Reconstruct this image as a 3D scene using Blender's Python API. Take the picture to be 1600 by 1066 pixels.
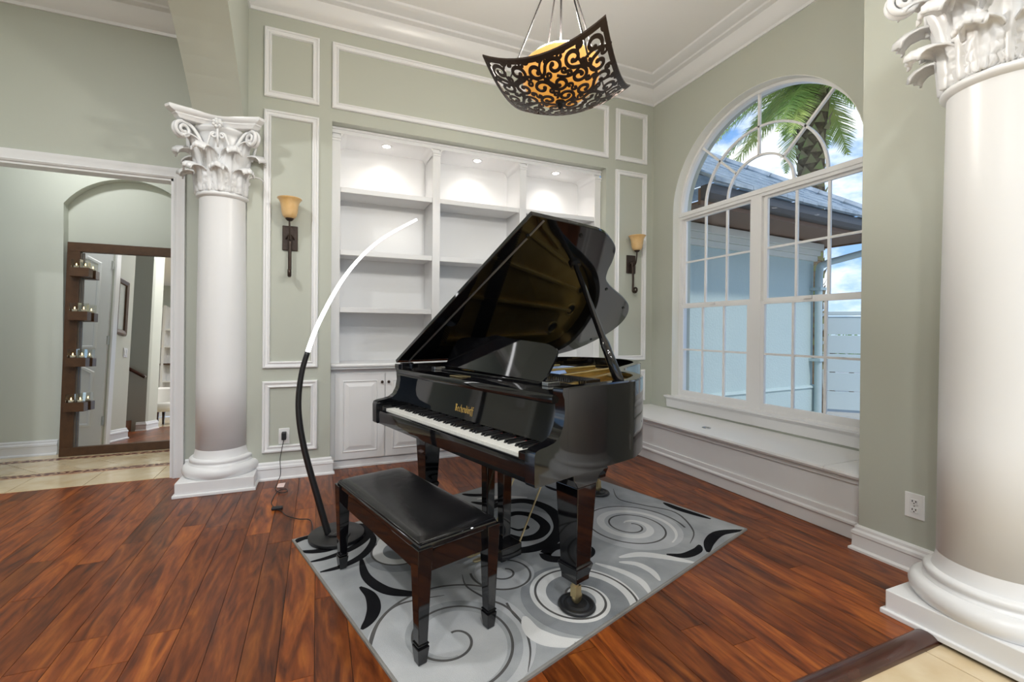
import bpy, bmesh, math, random
from math import sin, cos, pi, radians, sqrt, atan2
from mathutils import Vector, Matrix
random.seed(7)
for o in list(bpy.data.objects): bpy.data.objects.remove(o)
SC = bpy.context.scene; COL = SC.collection
R = radians
# ------------------------------------------------------------------ camera
CAM = Vector((-3.5254, -3.9123, 1.2275)); FPX = 680.51; PPX, PPY = 761.4, 517.7
_y, _p, _r = R(21.3454), R(-.20508), R(.47592)
_f = Vector((sin(_y)*cos(_p), cos(_y)*cos(_p), sin(_p))); _r0 = Vector((cos(_y), -sin(_y), 0)); _u0 = _r0.cross(_f)
_rt = _r0*cos(_r)+_u0*sin(_r); _up = _u0*cos(_r)-_r0*sin(_r)
cd = bpy.data.cameras.new('camera'); cam = bpy.data.objects.new('camera', cd); COL.objects.link(cam)
cd.sensor_width = 36; cd.lens = FPX/1600*36; cd.shift_x = (800-PPX)/1600; cd.shift_y = (PPY-533)/1600; cd.clip_start = .05; cd.clip_end = 300
cam.matrix_world = Matrix(((_rt.x, _up.x, -_f.x, CAM.x), (_rt.y, _up.y, -_f.y, CAM.y), (_rt.z, _up.z, -_f.z, CAM.z), (0, 0, 0, 1)))
SC.camera = cam
def ray(x, y): return _f+_rt*((x-PPX)/FPX)-_up*((y-PPY)/FPX)
def flo(x, y, z=0.):
    d = ray(x, y); t = (z-CAM.z)/d.z; return CAM+d*t
def at(x, y, dist): return CAM+ray(x, y)*dist
# ------------------------------------------------------------------ world, sun, exposure
vs = SC.view_settings
vs.view_transform = 'Standard'; vs.look = 'None'; vs.exposure = -0.12; vs.gamma = 1.0; vs.use_curve_mapping = False
wd = bpy.data.worlds.new('sky'); SC.world = wd; wd.use_nodes = True
def build_world():
    nt = wd.node_tree; n = nt.nodes; n.clear(); L = nt.links.new
    tc = n.new('ShaderNodeTexCoord'); sep = n.new('ShaderNodeSeparateXYZ'); L(tc.outputs['Generated'], sep.inputs[0])
    cr = n.new('ShaderNodeValToRGB'); L(sep.outputs['Z'], cr.inputs[0])
    e = cr.color_ramp.elements
    e[0].position = 0.0; e[0].color = (.50, .64, .80, 1); e[1].position = .6; e[1].color = (.10, .25, .58, 1)
    x = cr.color_ramp.elements.new(.12); x.color = (.26, .45, .74, 1)
    mp = n.new('ShaderNodeMapping'); L(tc.outputs['Generated'], mp.inputs[0]); mp.inputs['Scale'].default_value = (3.2, 3.2, 6.5)
    nz = n.new('ShaderNodeTexNoise'); L(mp.outputs[0], nz.inputs['Vector']); nz.inputs['Scale'].default_value = 1.4; nz.inputs['Detail'].default_value = 7; nz.inputs['Roughness'].default_value = .58
    cc = n.new('ShaderNodeValToRGB'); L(nz.outputs['Fac'], cc.inputs[0]); cc.color_ramp.elements[0].position = .49; cc.color_ramp.elements[1].position = .66
    mx = n.new('ShaderNodeMixRGB'); L(cc.outputs['Color'], mx.inputs['Fac']); L(cr.outputs['Color'], mx.inputs['Color1']); mx.inputs['Color2'].default_value = (1, 1, 1, 1)
    bg = n.new('ShaderNodeBackground'); L(mx.outputs['Color'], bg.inputs['Color']); bg.inputs['Strength'].default_value = 1.7
    out = n.new('ShaderNodeOutputWorld'); L(bg.outputs[0], out.inputs[0])
build_world()
sd = bpy.data.lights.new('sun', 'SUN'); sun = bpy.data.objects.new('sun', sd); COL.objects.link(sun)
sd.energy = 2.0; sd.angle = R(4); sd.color = (1, .96, .9)
sun.rotation_euler = Vector((.10, .62, -.78)).to_track_quat('-Z', 'Y').to_euler()
# ------------------------------------------------------------------ materials
MATS = {}
def mat(name, col, rough=.5, metal=0., coat=0., bump=None, emit=None, spec=None, noise=None, coat_rough=.03):
    """bump=(scale,strength), noise=(scale, other colour, low, high)"""
    if name in MATS: return MATS[name]
    m = bpy.data.materials.new(name); m.use_nodes = True; nt = m.node_tree; L = nt.links.new; b = nt.nodes['Principled BSDF']
    b.inputs['Base Color'].default_value = (*col, 1); b.inputs['Roughness'].default_value = rough; b.inputs['Metallic'].default_value = metal
    if coat: b.inputs['Coat Weight'].default_value = coat; b.inputs['Coat Roughness'].default_value = coat_rough
    if spec is not None: b.inputs['Specular IOR Level'].default_value = spec
    tc = nt.nodes.new('ShaderNodeTexCoord')
    if noise:
        nz = nt.nodes.new('ShaderNodeTexNoise'); nz.inputs['Scale'].default_value = noise[0]; nz.inputs['Detail'].default_value = 5; L(tc.outputs['Object'], nz.inputs['Vector'])
        cr = nt.nodes.new('ShaderNodeValToRGB'); L(nz.outputs['Fac'], cr.inputs[0]); cr.color_ramp.elements[0].position = noise[2]; cr.color_ramp.elements[1].position = noise[3]
        cr.color_ramp.elements[0].color = (*col, 1); cr.color_ramp.elements[1].color = (*noise[1], 1); L(cr.outputs[0], b.inputs['Base Color'])
    if bump:
        nz = nt.nodes.new('ShaderNodeTexNoise'); nz.inputs['Scale'].default_value = bump[0]; nz.inputs['Detail'].default_value = 4; L(tc.outputs['Object'], nz.inputs['Vector'])
        bp = nt.nodes.new('ShaderNodeBump'); bp.inputs['Strength'].default_value = bump[1]; bp.inputs['Distance'].default_value = .01; L(nz.outputs['Fac'], bp.inputs['Height']); L(bp.outputs[0], b.inputs['Normal'])
    if emit: b.inputs['Emission Color'].default_value = (*emit[0], 1); b.inputs['Emission Strength'].default_value = emit[1]
    MATS[name] = m; return m
SAGE = mat('sage_wall_paint', (.50, .52, .45), .6, bump=(220, .05))
PALE = mat('hall_wall_paint', (.66, .685, .61), .6, bump=(220, .05))
WHITE = mat('white_trim_paint', (.83, .83, .83), .32)
CEIL = mat('ceiling_paint', (.86, .85, .83), .7)
BLACK = mat('piano_lacquer', (.005, .005, .006), .05, spec=.75)
BLACKI = mat('piano_inner_black', (.012, .012, .012), .25)
EBONY = mat('ebony_key', (.01, .01, .011), .28)
IVORY = mat('ivory_key', (.86, .85, .80), .22)
GOLD = mat('gold_plate', (.62, .40, .10), .28, metal=.75, noise=(9, (.72, .50, .16), .3, .7))
BRASS = mat('brass', (.62, .50, .27), .32, metal=.9)
CHROME = mat('steel', (.6, .6, .6), .25, metal=1.)
LEATHER = mat('black_leather', (.006, .006, .007), .27, bump=(26, .10))
LAMPBLK = mat('matte_black_metal', (.012, .012, .013), .42)
BRONZE = mat('dark_bronze', (.045, .028, .02), .45, metal=.4, bump=(60, .2))
IRON = mat('wrought_iron', (.022, .020, .020), .5, metal=.5, bump=(70, .25))
AMBER = mat('amber_glass', (.74, .50, .24), .3, noise=(14, (.66, .40, .15), .35, .7))
def amber_lit(strength):
    m = mat('lit_amber_glass', (.85, .5, .15), .3, noise=(9, (.9, .62, .25), .3, .75)); b = m.node_tree.nodes['Principled BSDF']
    b.inputs['Emission Color'].default_value = (1., .40, .05, 1); b.inputs['Emission Strength'].default_value = strength; return m
REDWOOD = mat('dark_red_wood', (.040, .011, .007), .25, coat=.4, noise=(12, (.075, .022, .012), .3, .7))
STEPWOOD = mat('stair_tread_wood', (.16, .055, .022), .3, coat=.4)
MIRFRAME = mat('mirror_frame_wood', (.07, .031, .012), .4, noise=(18, (.10, .046, .018), .3, .7))
MIRROR = mat('mirror_silver', (.93, .93, .93), .0, metal=1.)
REDFELT = mat('red_felt', (.35, .03, .025), .9)
STUCCO = mat('exterior_stucco', (.53, .63, .615), .85, bump=(34, .55))
FENCEP = mat('fence_paint', (.60, .69, .70), .55)
DOWNSP = mat('downspout_paint', (.48, .585, .60), .45)
GUTTER = mat('gutter_metal', (.07, .065, .065), .4)
SOFFIT = mat('soffit_wood', (.20, .11, .065), .6)
ROOFT = mat('slate_roof_tile', (.30, .36, .41), .5, bump=(30, .4), noise=(6, (.52, .58, .62), .35, .75))
STONE = mat('cream_marble_tile', (.68, .52, .31), .18, coat=.3, noise=(7, (.80, .67, .46), .3, .7))
GROUT = mat('tile_grout', (.36, .27, .16), .8)
PLASTIC = mat('white_plastic', (.85, .85, .84), .35)
GREYRUG = {}
def rugmat(name, a, b, sc=420, st=.6):
    return mat(name, a, .95, bump=(sc, st), noise=(5.5, b, .32, .68), spec=.1)
RUG_G = rugmat('rug_grey_pile', (.33, .345, .36), (.46, .475, .485)); RUG_L = rugmat('rug_silver_pile', (.47, .485, .50), (.58, .59, .60)); RUG_D = rugmat('rug_slate_pile', (.22, .235, .25), (.33, .345, .36))
RUG_W = rugmat('rug_white_pile', (.72, .72, .71), (.80, .80, .79)); RUG_K = rugmat('rug_black_pile', (.008, .008, .010), (.014, .014, .016)); RUG_LINE = rugmat('rug_carved_line', (.085, .085, .085), (.14, .135, .13))
def glassmat():
    m = bpy.data.materials.new('window_glass'); m.use_nodes = True; nt = m.node_tree; n = nt.nodes; n.clear(); L = nt.links.new
    t = n.new('ShaderNodeBsdfTransparent'); t.inputs[0].default_value = (.93, .96, .96, 1); g = n.new('ShaderNodeBsdfGlossy'); g.inputs['Roughness'].default_value = .01
    fr = n.new('ShaderNodeFresnel'); fr.inputs[0].default_value = 1.26; mx = n.new('ShaderNodeMixShader'); o = n.new('ShaderNodeOutputMaterial')
    L(fr.outputs[0], mx.inputs[0]); L(t.outputs[0], mx.inputs[1]); L(g.outputs[0], mx.inputs[2]); L(mx.outputs[0], o.inputs[0]); return m
GLASS = glassmat(); VOTIVE = glassmat(); VOTIVE.name = 'votive_glass'
for n_ in VOTIVE.node_tree.nodes:
    if n_.type == 'FRESNEL': n_.inputs[0].default_value = 1.25
    if n_.type == 'BSDF_TRANSPARENT': n_.inputs[0].default_value = (.9, .9, .86, 1)
def emitmat(name, col, s):
    m = bpy.data.materials.new(name); m.use_nodes = True; nt = m.node_tree; n = nt.nodes; n.clear()
    e = n.new('ShaderNodeEmission'); e.inputs[0].default_value = (*col, 1); e.inputs[1].default_value = s; o = n.new('ShaderNodeOutputMaterial'); nt.links.new(e.outputs[0], o.inputs[0]); return m
LEDMAT = emitmat('led_tube', (1, 1, 1), 7.); CANMAT = emitmat('downlight_lens', (1, .96, .9), 14.); CANDLE = emitmat('candle_flame', (1, .75, .35), 6.)
def woodmat():
    m = bpy.data.materials.new('acacia_plank'); m.use_nodes = True; nt = m.node_tree; L = nt.links.new; N = nt.nodes.new; b = nt.nodes['Principled BSDF']
    geo = N('ShaderNodeNewGeometry'); oi = N('ShaderNodeObjectInfo')
    cmb = N('ShaderNodeCombineXYZ'); mul = N('ShaderNodeMath'); mul.operation = 'MULTIPLY'; mul.inputs[1].default_value = 37.; L(oi.outputs['Random'], mul.inputs[0]); L(mul.outputs[0], cmb.inputs[0]); L(mul.outputs[0], cmb.inputs[1])
    add = N('ShaderNodeVectorMath'); L(geo.outputs['Position'], add.inputs[0]); L(cmb.outputs[0], add.inputs[1])
    mp = N('ShaderNodeMapping'); mp.inputs['Scale'].default_value = (1, .16, 1); L(add.outputs[0], mp.inputs[0])
    n1 = N('ShaderNodeTexNoise'); n1.inputs['Scale'].default_value = 14; n1.inputs['Detail'].default_value = 6; n1.inputs['Distortion'].default_value = 1.6; L(mp.outputs[0], n1.inputs['Vector'])
    n2 = N('ShaderNodeTexNoise'); n2.inputs['Scale'].default_value = 70; n2.inputs['Detail'].default_value = 4; L(mp.outputs[0], n2.inputs['Vector'])
    cr = N('ShaderNodeValToRGB'); L(n1.outputs['Fac'], cr.inputs[0]); e = cr.color_ramp.elements
    e[0].position = .28; e[0].color = (.060, .0135, .005, 1); e[1].position = .78; e[1].color = (.42, .125, .020, 1); x = e.new(.5); x.color = (.22, .053, .0105, 1)
    # per plank tone
    hv = N('ShaderNodeHueSaturation'); L(cr.outputs[0], hv.inputs['Color']); mr = N('ShaderNodeMapRange'); mr.inputs['To Min'].default_value = .62; mr.inputs['To Max'].default_value = 1.3; L(oi.outputs['Random'], mr.inputs[0]); L(mr.outputs[0], hv.inputs['Value'])
    mx = N('ShaderNodeMixRGB'); mx.blend_type = 'MULTIPLY'; mx.inputs['Fac'].default_value = .45; L(hv.outputs[0], mx.inputs[1]); c2 = N('ShaderNodeValToRGB'); L(n2.outputs['Fac'], c2.inputs[0]); c2.color_ramp.elements[0].position = .35; c2.color_ramp.elements[0].color = (.45, .4, .38, 1); c2.color_ramp.elements[1].position = .6; L(c2.outputs[0], mx.inputs[2])
    L(mx.outputs[0], b.inputs['Base Color']); b.inputs['Roughness'].default_value = .34; b.inputs['Specular IOR Level'].default_value = .28; b.inputs['Coat Weight'].default_value = .12; b.inputs['Coat Roughness'].default_value = .12
    bp = N('ShaderNodeBump'); bp.inputs['Strength'].default_value = .06; bp.inputs['Distance'].default_value = .004; L(n1.outputs['Fac'], bp.inputs['Height']); L(bp.outputs[0], b.inputs['Normal'])
    return m
WOOD = woodmat()
def mosaicmat():
    m = mat('mosaic_border', (.16, .05, .035), .3); nt = m.node_tree; L = nt.links.new; b = nt.nodes['Principled BSDF']; tc = nt.nodes.new('ShaderNodeTexCoord')
    mp = nt.nodes.new('ShaderNodeMapping'); mp.inputs['Scale'].default_value = (1, 2.2, 1); L(tc.outputs['Object'], mp.inputs[0])
    w = nt.nodes.new('ShaderNodeTexWave'); w.inputs['Scale'].default_value = 5.; w.inputs['Distortion'].default_value = 9.; w.inputs['Detail'].default_value = 1.5; w.inputs['Detail Scale'].default_value = 2.; L(mp.outputs[0], w.inputs['Vector'])
    cr = nt.nodes.new('ShaderNodeValToRGB'); L(w.outputs['Fac'], cr.inputs[0]); cr.color_ramp.elements[0].position = .55; cr.color_ramp.elements[0].color = (.13, .04, .03, 1); cr.color_ramp.elements[1].position = .8; cr.color_ramp.elements[1].color = (.55, .36, .22, 1)
    L(cr.outputs[0], b.inputs['Base Color']); return m
MOSAIC = mosaicmat()
# ------------------------------------------------------------------ mesh helpers
class MB:
    def __init__(s): s.V = []; s.F = []
    def add(s, vs, fs):
        o = len(s.V); s.V += [tuple(v) for v in vs]; s.F += [tuple(i+o for i in f) for f in fs]; return s
    def box(s, x0, x1, y0, y1, z0, z1):
        return s.add([(x0, y0, z0), (x1, y0, z0), (x1, y1, z0), (x0, y1, z0), (x0, y0, z1), (x1, y0, z1), (x1, y1, z1), (x0, y1, z1)],
                     [(0, 3, 2, 1), (4, 5, 6, 7), (0, 1, 5, 4), (1, 2, 6, 5), (2, 3, 7, 6), (3, 0, 4, 7)])
    def frustum(s, x, y, z0, w0, d0, z1, w1, d1):
        vs = [(x+a*w0/2, y+b*d0/2, z0) for a, b in ((-1, -1), (1, -1), (1, 1), (-1, 1))]+[(x+a*w1/2, y+b*d1/2, z1) for a, b in ((-1, -1), (1, -1), (1, 1), (-1, 1))]
        return s.add(vs, [(0, 3, 2, 1), (4, 5, 6, 7), (0, 1, 5, 4), (1, 2, 6, 5), (2, 3, 7, 6), (3, 0, 4, 7)])
    def prism(s, pts, ax, lo, hi):
        """polygon pts in the two other axes (cyclic order), extruded along axis ax"""
        n = len(pts)
        def P(p, h): return {0: (h, p[0], p[1]), 1: (p[0], h, p[1]), 2: (p[0], p[1], h)}[ax]
        return s.add([P(p, lo) for p in pts]+[P(p, hi) for p in pts], [tuple(range(n))[::-1], tuple(range(n, 2*n))]+[(i, (i+1) % n, n+(i+1) % n, n+i) for i in range(n)])
    def lathe(s, prof, n=32, c=(0, 0, 0), cap=True):
        k = len(prof); vs = []
        for r, z in prof: vs += [(c[0]+r*cos(2*pi*i/n), c[1]+r*sin(2*pi*i/n), c[2]+z) for i in range(n)]
        fs = [(j*n+i, j*n+(i+1) % n, (j+1)*n+(i+1) % n, (j+1)*n+i) for j in range(k-1) for i in range(n)]
        if cap: fs += [tuple(range(n))[::-1], tuple(range((k-1)*n, k*n))]
        return s.add(vs, fs)
    def tube(s, pts, rad, n=8, cap=True, flat=None):
        """sweep; rad number or list; flat=(ru,rv) elliptical factor"""
        P = [Vector(p) for p in pts]; m = len(P); rad = rad if isinstance(rad, (list, tuple)) else [rad]*m
        T = [(P[min(i+1, m-1)]-P[max(i-1, 0)]).normalized() for i in range(m)]
        up = Vector((0, 0, 1)) if abs(T[0].z) < .9 else Vector((1, 0, 0)); u = (up-T[0]*up.dot(T[0])).normalized(); vs = []
        for i in range(m):
            u = (u-T[i]*u.dot(T[i])).normalized(); w = T[i].cross(u); a, b = flat or (1, 1)
            vs += [P[i]+u*(rad[i]*a*cos(2*pi*j/n))+w*(rad[i]*b*sin(2*pi*j/n)) for j in range(n)]
        fs = [(i*n+j, i*n+(j+1) % n, (i+1)*n+(j+1) % n, (i+1)*n+j) for i in range(m-1) for j in range(n)]
        if cap: fs += [tuple(range(n))[::-1], tuple(range((m-1)*n, m*n))]
        return s.add(vs, fs)
    def grid(s, f, nu, nv):
        vs = [f(i/nu, j/nv) for i in range(nu+1) for j in range(nv+1)]
        return s.add(vs, [(i*(nv+1)+j, (i+1)*(nv+1)+j, (i+1)*(nv+1)+j+1, i*(nv+1)+j+1) for i in range(nu) for j in range(nv)])
    def sweep2d(s, path, prof, closed=False, up=None):
        """path: list of 2d points (in-plane), prof: list of (offset to the left of the path, height); mitred. up maps (x,y,h)->3d"""
        n = len(path); k = len(prof); vs = []
        for i in range(n):
            p = Vector(path[i])
            if closed: a = Vector(path[i-1]); b = Vector(path[(i+1) % n])
            else: a = Vector(path[i-1]) if i else None; b = Vector(path[i+1]) if i < n-1 else None
            d1 = (p-a).normalized() if a is not None else None; d2 = (b-p).normalized() if b is not None else None
            n1 = Vector((-d1.y, d1.x)) if d1 is not None else Vector((-d2.y, d2.x)); n2 = Vector((-d2.y, d2.x)) if d2 is not None else n1
            m = (n1+n2); m = m/max(m.dot(n1), 1e-6) if m.length > 1e-6 else n1
            for o, h in prof: q = p+m*o; vs.append(up(q.x, q.y, h))
        cnt = n if closed else n-1
        fs = [(i*k+j, ((i+1) % n)*k+j, ((i+1) % n)*k+(j+1) % k, i*k+(j+1) % k) for i in range(cnt) for j in range(k)]
        if not closed: fs += [tuple(range(k)), tuple(range((n-1)*k, n*k))[::-1]]
        return s.add(vs, fs)
    def build(s, name, m, parent=None, smooth=False, bevel=0, world=None, solid=0, autos=None):
        me = bpy.data.meshes.new(name); me.from_pydata(s.V, [], s.F); me.materials.append(m); me.update()
        bm = bmesh.new(); bm.from_mesh(me); bmesh.ops.recalc_face_normals(bm, faces=bm.faces); bm.to_mesh(me); bm.free()
        if smooth or autos is not None:
            for p in me.polygons: p.use_smooth = True
            if autos is not None: me.set_sharp_from_angle(angle=R(autos))
        o = bpy.data.objects.new(name, me); COL.objects.link(o)
        if parent is not None:
            o.parent = parent
            if world: o.matrix_parent_inverse = Matrix.Translation(-Vector(parent.location))
        if bevel:
            b = o.modifiers.new('bevel', 'BEVEL'); b.width = bevel; b.segments = 2; b.limit_method = 'ANGLE'; b.angle_limit = R(40)
        if solid:
            b = o.modifiers.new('solid', 'SOLIDIFY'); b.thickness = solid; b.offset = 0
        return o
def tag(o, label, cat, group=None):
    o['label'] = label; o['category'] = cat
    if group: o['group'] = group
    return o
def thing(name, label, cat, loc=(0, 0, 0), rz=0, group=None):
    o = bpy.data.objects.new(name, None); COL.objects.link(o); o.location = loc; o.rotation_euler = (0, 0, rz); o.empty_display_size = .1
    return tag(o, label, cat, group)
def struct(o, label=None, cat=None):
    o['kind'] = 'structure'
    if label: o['label'] = label
    if cat: o['category'] = cat
    return o
def share(src, name, parent, loc=(0, 0, 0), rot=(0, 0, 0), scale=(1, 1, 1), m=None):
    o = src.copy(); o.name = name; COL.objects.link(o); o.parent = parent; o.matrix_parent_inverse = Matrix(); o.location = loc; o.rotation_euler = rot; o.scale = scale; return o
def copy_tree(o, parent=None, loc=None, rz=None, label=None):
    c = o.copy(); COL.objects.link(c); c.parent = parent
    if parent is None:
        c.location = loc; c.rotation_euler = (0, 0, rz if rz is not None else o.rotation_euler.z)
        if label: c['label'] = label
    for ch in list(o.children): copy_tree(ch, c)
    return c
def spline(pts, n=8, closed=False):
    P = [Vector(p) for p in pts]; m = len(P); out = []
    for i in range(m if closed else m-1):
        a, b, c, d = (P[(i-1) % m], P[i], P[(i+1) % m], P[(i+2) % m]) if closed else (P[max(i-1, 0)], P[i], P[i+1], P[min(i+2, m-1)])
        for k in range(n):
            t = k/n; out.append(.5*((2*b)+(c-a)*t+(2*a-5*b+4*c-d)*t*t+(3*b-a-3*c+d)*t**3))
    if not closed: out.append(P[-1])
    return out
# ------------------------------------------------------------------ setting: floors
ZC = 3.754; CEZ = 3.95
def make_floor():
    fo = struct(MB().box(-6.9, .0, -2.90, .33, -.06, -.004).build('floor', mat('floor_joint', (.012, .005, .003), .6)), 'glossy red-brown acacia plank floor', 'floor')
    pl = MB().box(-.5, .5, -.5, .5, -.5, .5).build('plank', WOOD, fo, bevel=0); pl.location = (-9, 0, -1)
    first = True; pw = .127; x = -3.781-pw*24
    while x < -.5:
        y = -2.90-random.random()*.5
        while y < .33:
            ln = random.choice((.55, .8, 1.0, 1.2, 1.45)); y0 = max(y, -2.90); y1 = min(y+ln, .33)
            if y1-y0 > .03:
                o = pl if first else pl.copy()
                if not first: COL.objects.link(o); o.parent = fo
                first = False
                o.location = (x+pw/2, (y0+y1)/2, -.005); o.scale = (pw-.0022, y1-y0-.0018, .0105+random.random()*.0007)
            y += ln
        x += pw
make_floor()
def clip(poly, ax, v, keep):
    out = []
    for i in range(len(poly)):
        a, b = poly[i-1], poly[i]; ina = (a[ax]-v)*keep >= 0; inb = (b[ax]-v)*keep >= 0
        if ina != inb: t = (v-a[ax])/(b[ax]-a[ax]); out.append((a[0]+(b[0]-a[0])*t, a[1]+(b[1]-a[1])*t))
        if inb: out.append(b)
    return out
def make_hall_floor():
    fo = struct(MB().box(-8.2, -4.03, .33, 1.75, -.06, -.006).build('floor', GROUT), 'cream marble hall floor with mosaic borders', 'floor')
    x = -7.0
    while x < -4.1:
        MB().box(x+.002, x+.448, .345, .70, -.02, 0).build('tile', STONE, fo); MB().box(x+.002, x+.448, 1.30, 1.75, -.02, 0).build('tile', STONE, fo); x += .45
    MB().box(-7, -4.05, .703, .722, -.02, .0005).build('liner_strip', mat('pink_marble', (.62, .36, .22), .25), fo)
    MB().box(-7, -4.05, .725, .80, -.02, .0005).build('mosaic_border', MOSAIC, fo); MB().box(-7, -4.05, 1.22, 1.295, -.02, .0005).build('mosaic_border', MOSAIC, fo)
    s = .21; h = s/sqrt(2)
    for i in range(-2, 24):
        for j in range(0, 5):
            cx = -7+i*h*2+(h if j % 2 else 0); cy = .80+j*h
            p = [(cx-h+.003, cy), (cx, cy-h+.003), (cx+h-.003, cy), (cx, cy+h-.003)]
            p = clip(clip(p, 1, .803, 1), 1, 1.217, -1)
            if len(p) > 2 and cx < -4.2 and cx > -6.9: MB().prism(p, 2, -.02, 0).build('tile', STONE, fo)
make_hall_floor()
def make_front_tile():
    fo = struct(MB().box(-9.6, 3, -9, -2.93, -.08, -.022).build('floor', GROUT), 'cream marble tile floor in front of the wood edge', 'floor')
    for i in range(9):
        for j in range(4):
            x = -4.3+i*.5; y = -2.945-(j+1)*.5; MB().box(x+.002, x+.498, y+.002, y+.498, -.04, -.016).build('tile', STONE, fo, bevel=.002)
    MB().box(-9.6, -4.3, -9, -2.945, -.04, -.016).build('tile_field', STONE, fo); MB().box(-4.3, 3, -9, -4.945, -.04, -.016).build('tile_field', STONE, fo)
    MB().prism([(-2.960, -.02), (-2.960, -.006), (-2.954, .006), (-2.942, .014), (-2.925, .018), (-2.906, .016), (-2.892, .009), (-2.884, .001), (-2.884, -.02)], 0, -6.0, -.69).build('trim_1', REDWOOD, None, autos=60)
make_front_tile(); struct(bpy.data.objects['trim_1'], 'dark red wood bullnose strip at the floor edge', 'floor trim')
# ------------------------------------------------------------------ setting: walls
BX0, BX1, BZ = -3.417, -.636, 2.978
m_ = MB(); m_.box(-4.05, BX0, 0, .318, 0, CEZ).box(BX1, .25, 0, .10, 0, CEZ).box(BX0, BX1, 0, .10, BZ, CEZ)
struct(m_.build('wall_back', SAGE), 'sage green panelled back wall around the bookcase', 'wall')
m_ = MB(); DX0, DX1, DZ = -5.78, -4.616, 2.43
m_.box(DX1, -4.0, .315, .43, 0, 3.95).box(DX0, DX1, .315, .43, DZ, 3.95).box(-8.2, DX0, .315, .43, 0, 3.95)
struct(m_.build('wall_doorway', SAGE), 'sage green wall with the wide cased hall opening', 'wall')
# hall back wall with arched niche
def hall_back():
    m = MB(); NX0, NX1, ys, zs, rise = -5.80, -4.75, 1.47, 2.41, .29; D = .09
    n = 24; xs = [NX0+(NX1-NX0)*i/n for i in range(n+1)]
    def az(x): t = (x-(NX0+NX1)/2)/((NX1-NX0)/2); rr = (((NX1-NX0)/2)**2+rise**2)/(2*rise); return zs+rise-rr+sqrt(rr*rr-(t*(NX1-NX0)/2)**2)
    m.box(-8.2, NX0, ys, ys+.2, 0, 3.2); m.box(NX1, -3.9, ys, ys+.2, 0, 3.2); m.box(NX0, NX1, ys+D, ys+.2, 0, 3.2)
    for i in range(n):
        a, b = xs[i], xs[i+1]; m.add([(a, ys, az(a)), (b, ys, az(b)), (b, ys, 3.2), (a, ys, 3.2), (a, ys+D, az(a)), (b, ys+D, az(b))], [(0, 1, 2, 3), (0, 4, 5, 1)])
    struct(m.build('wall_hall', PALE), 'pale sage hall wall with a shallow arched niche', 'wall')
hall_back()
struct(MB().box(-8.2, -3.9, .43, 1.8, 3.2, 3.25).build('ceiling', CEIL), 'white hall ceiling', 'ceiling')
struct(MB().box(-4.03, -3.9, .43, 1.7, 0, 3.2).build('wall_hall_end', PALE), 'pale hall end wall', 'wall')
# window wall with arch
WY0, WY1, WZB, WZS, WR = -2.06, -.30, .53, 2.484, .88; WYC = (WY0+WY1)/2
def window_wall():
    m = MB(); n = 40; X1 = .25
    m.box(0, X1, -2.388, WY0, 0, CEZ).box(0, X1, WY1, .1, 0, CEZ).box(0, X1, WY0, WY1, 0, WZB)
    ys = [WYC-WR*cos(pi*i/n) for i in range(n+1)]; zz = [WZS+WR*sin(pi*i/n) for i in range(n+1)]
    for i in range(n):
        a, b, za, zb = ys[i], ys[i+1], zz[i], zz[i+1]
        m.add([(x, y, z) for x in (0, X1) for y, z in ((a, za), (b, zb), (b, CEZ), (a, CEZ))], [(0, 1, 2, 3), (7, 6, 5, 4), (0, 4, 5, 1)])
    struct(m.build('wall_right', SAGE), 'sage green wall around the arched window', 'wall')
window_wall()
struct(MB().box(-.664, .25, -5.2, -2.388, 0, CEZ).build('wall_right_end', SAGE), 'sage green wall end beside the right column', 'wall')
# rest of the house behind the camera
m_ = MB(); m_.box(.25, .35, -9, -5.2, 0, CEZ)
struct(m_.build('wall_rear_side', SAGE), 'sage green side wall of the room behind', 'wall')
m_ = MB(); m_.box(-9.6, .35, -9.1, -9, 2.9, CEZ).box(-9.6, -8.9, -9.1, -9, 0, 2.9).box(-.3, .35, -9.1, -9, 0, 2.9)  # unseen wide opening, added so sky light fills the rooms
struct(m_.build('wall_rear', SAGE), 'unseen sage green rear wall opened wide to let sky light in', 'wall')
struct(MB().box(-9.7, -9.6, -9.1, .43, 0, CEZ).build('wall_left', PALE), 'pale far left wall of the living room', 'wall')
struct(MB().box(-9.7, .35, -9.1, .43, CEZ, CEZ+.1).build('ceiling', CEIL), 'white ceiling of the piano room', 'ceiling')
# arched beam over the column
def beam():
    m = MB(); x0, x1 = -4.37, -4.045; ys = [-.12-i*2.78/28 for i in range(29)]
    def az(y): s = max(0, -.12-y); return 2.70+.95*(s-s*s/2.78)
    pts = [(.315, 2.70)]+[(y, az(y)) for y in ys]+[(-2.9, CEZ), (.315, CEZ)]
    m.prism(pts, 0, x0, x1); struct(m.build('wall_arch_beam', SAGE), 'sage green arched header springing from the left column', 'wall')
beam()
struct(MB().box(-9.6, -4.37, -2.9, .43, 3.763, 3.80).build('ceiling', CEIL), 'white ceiling left of the arched beam', 'ceiling')
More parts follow.
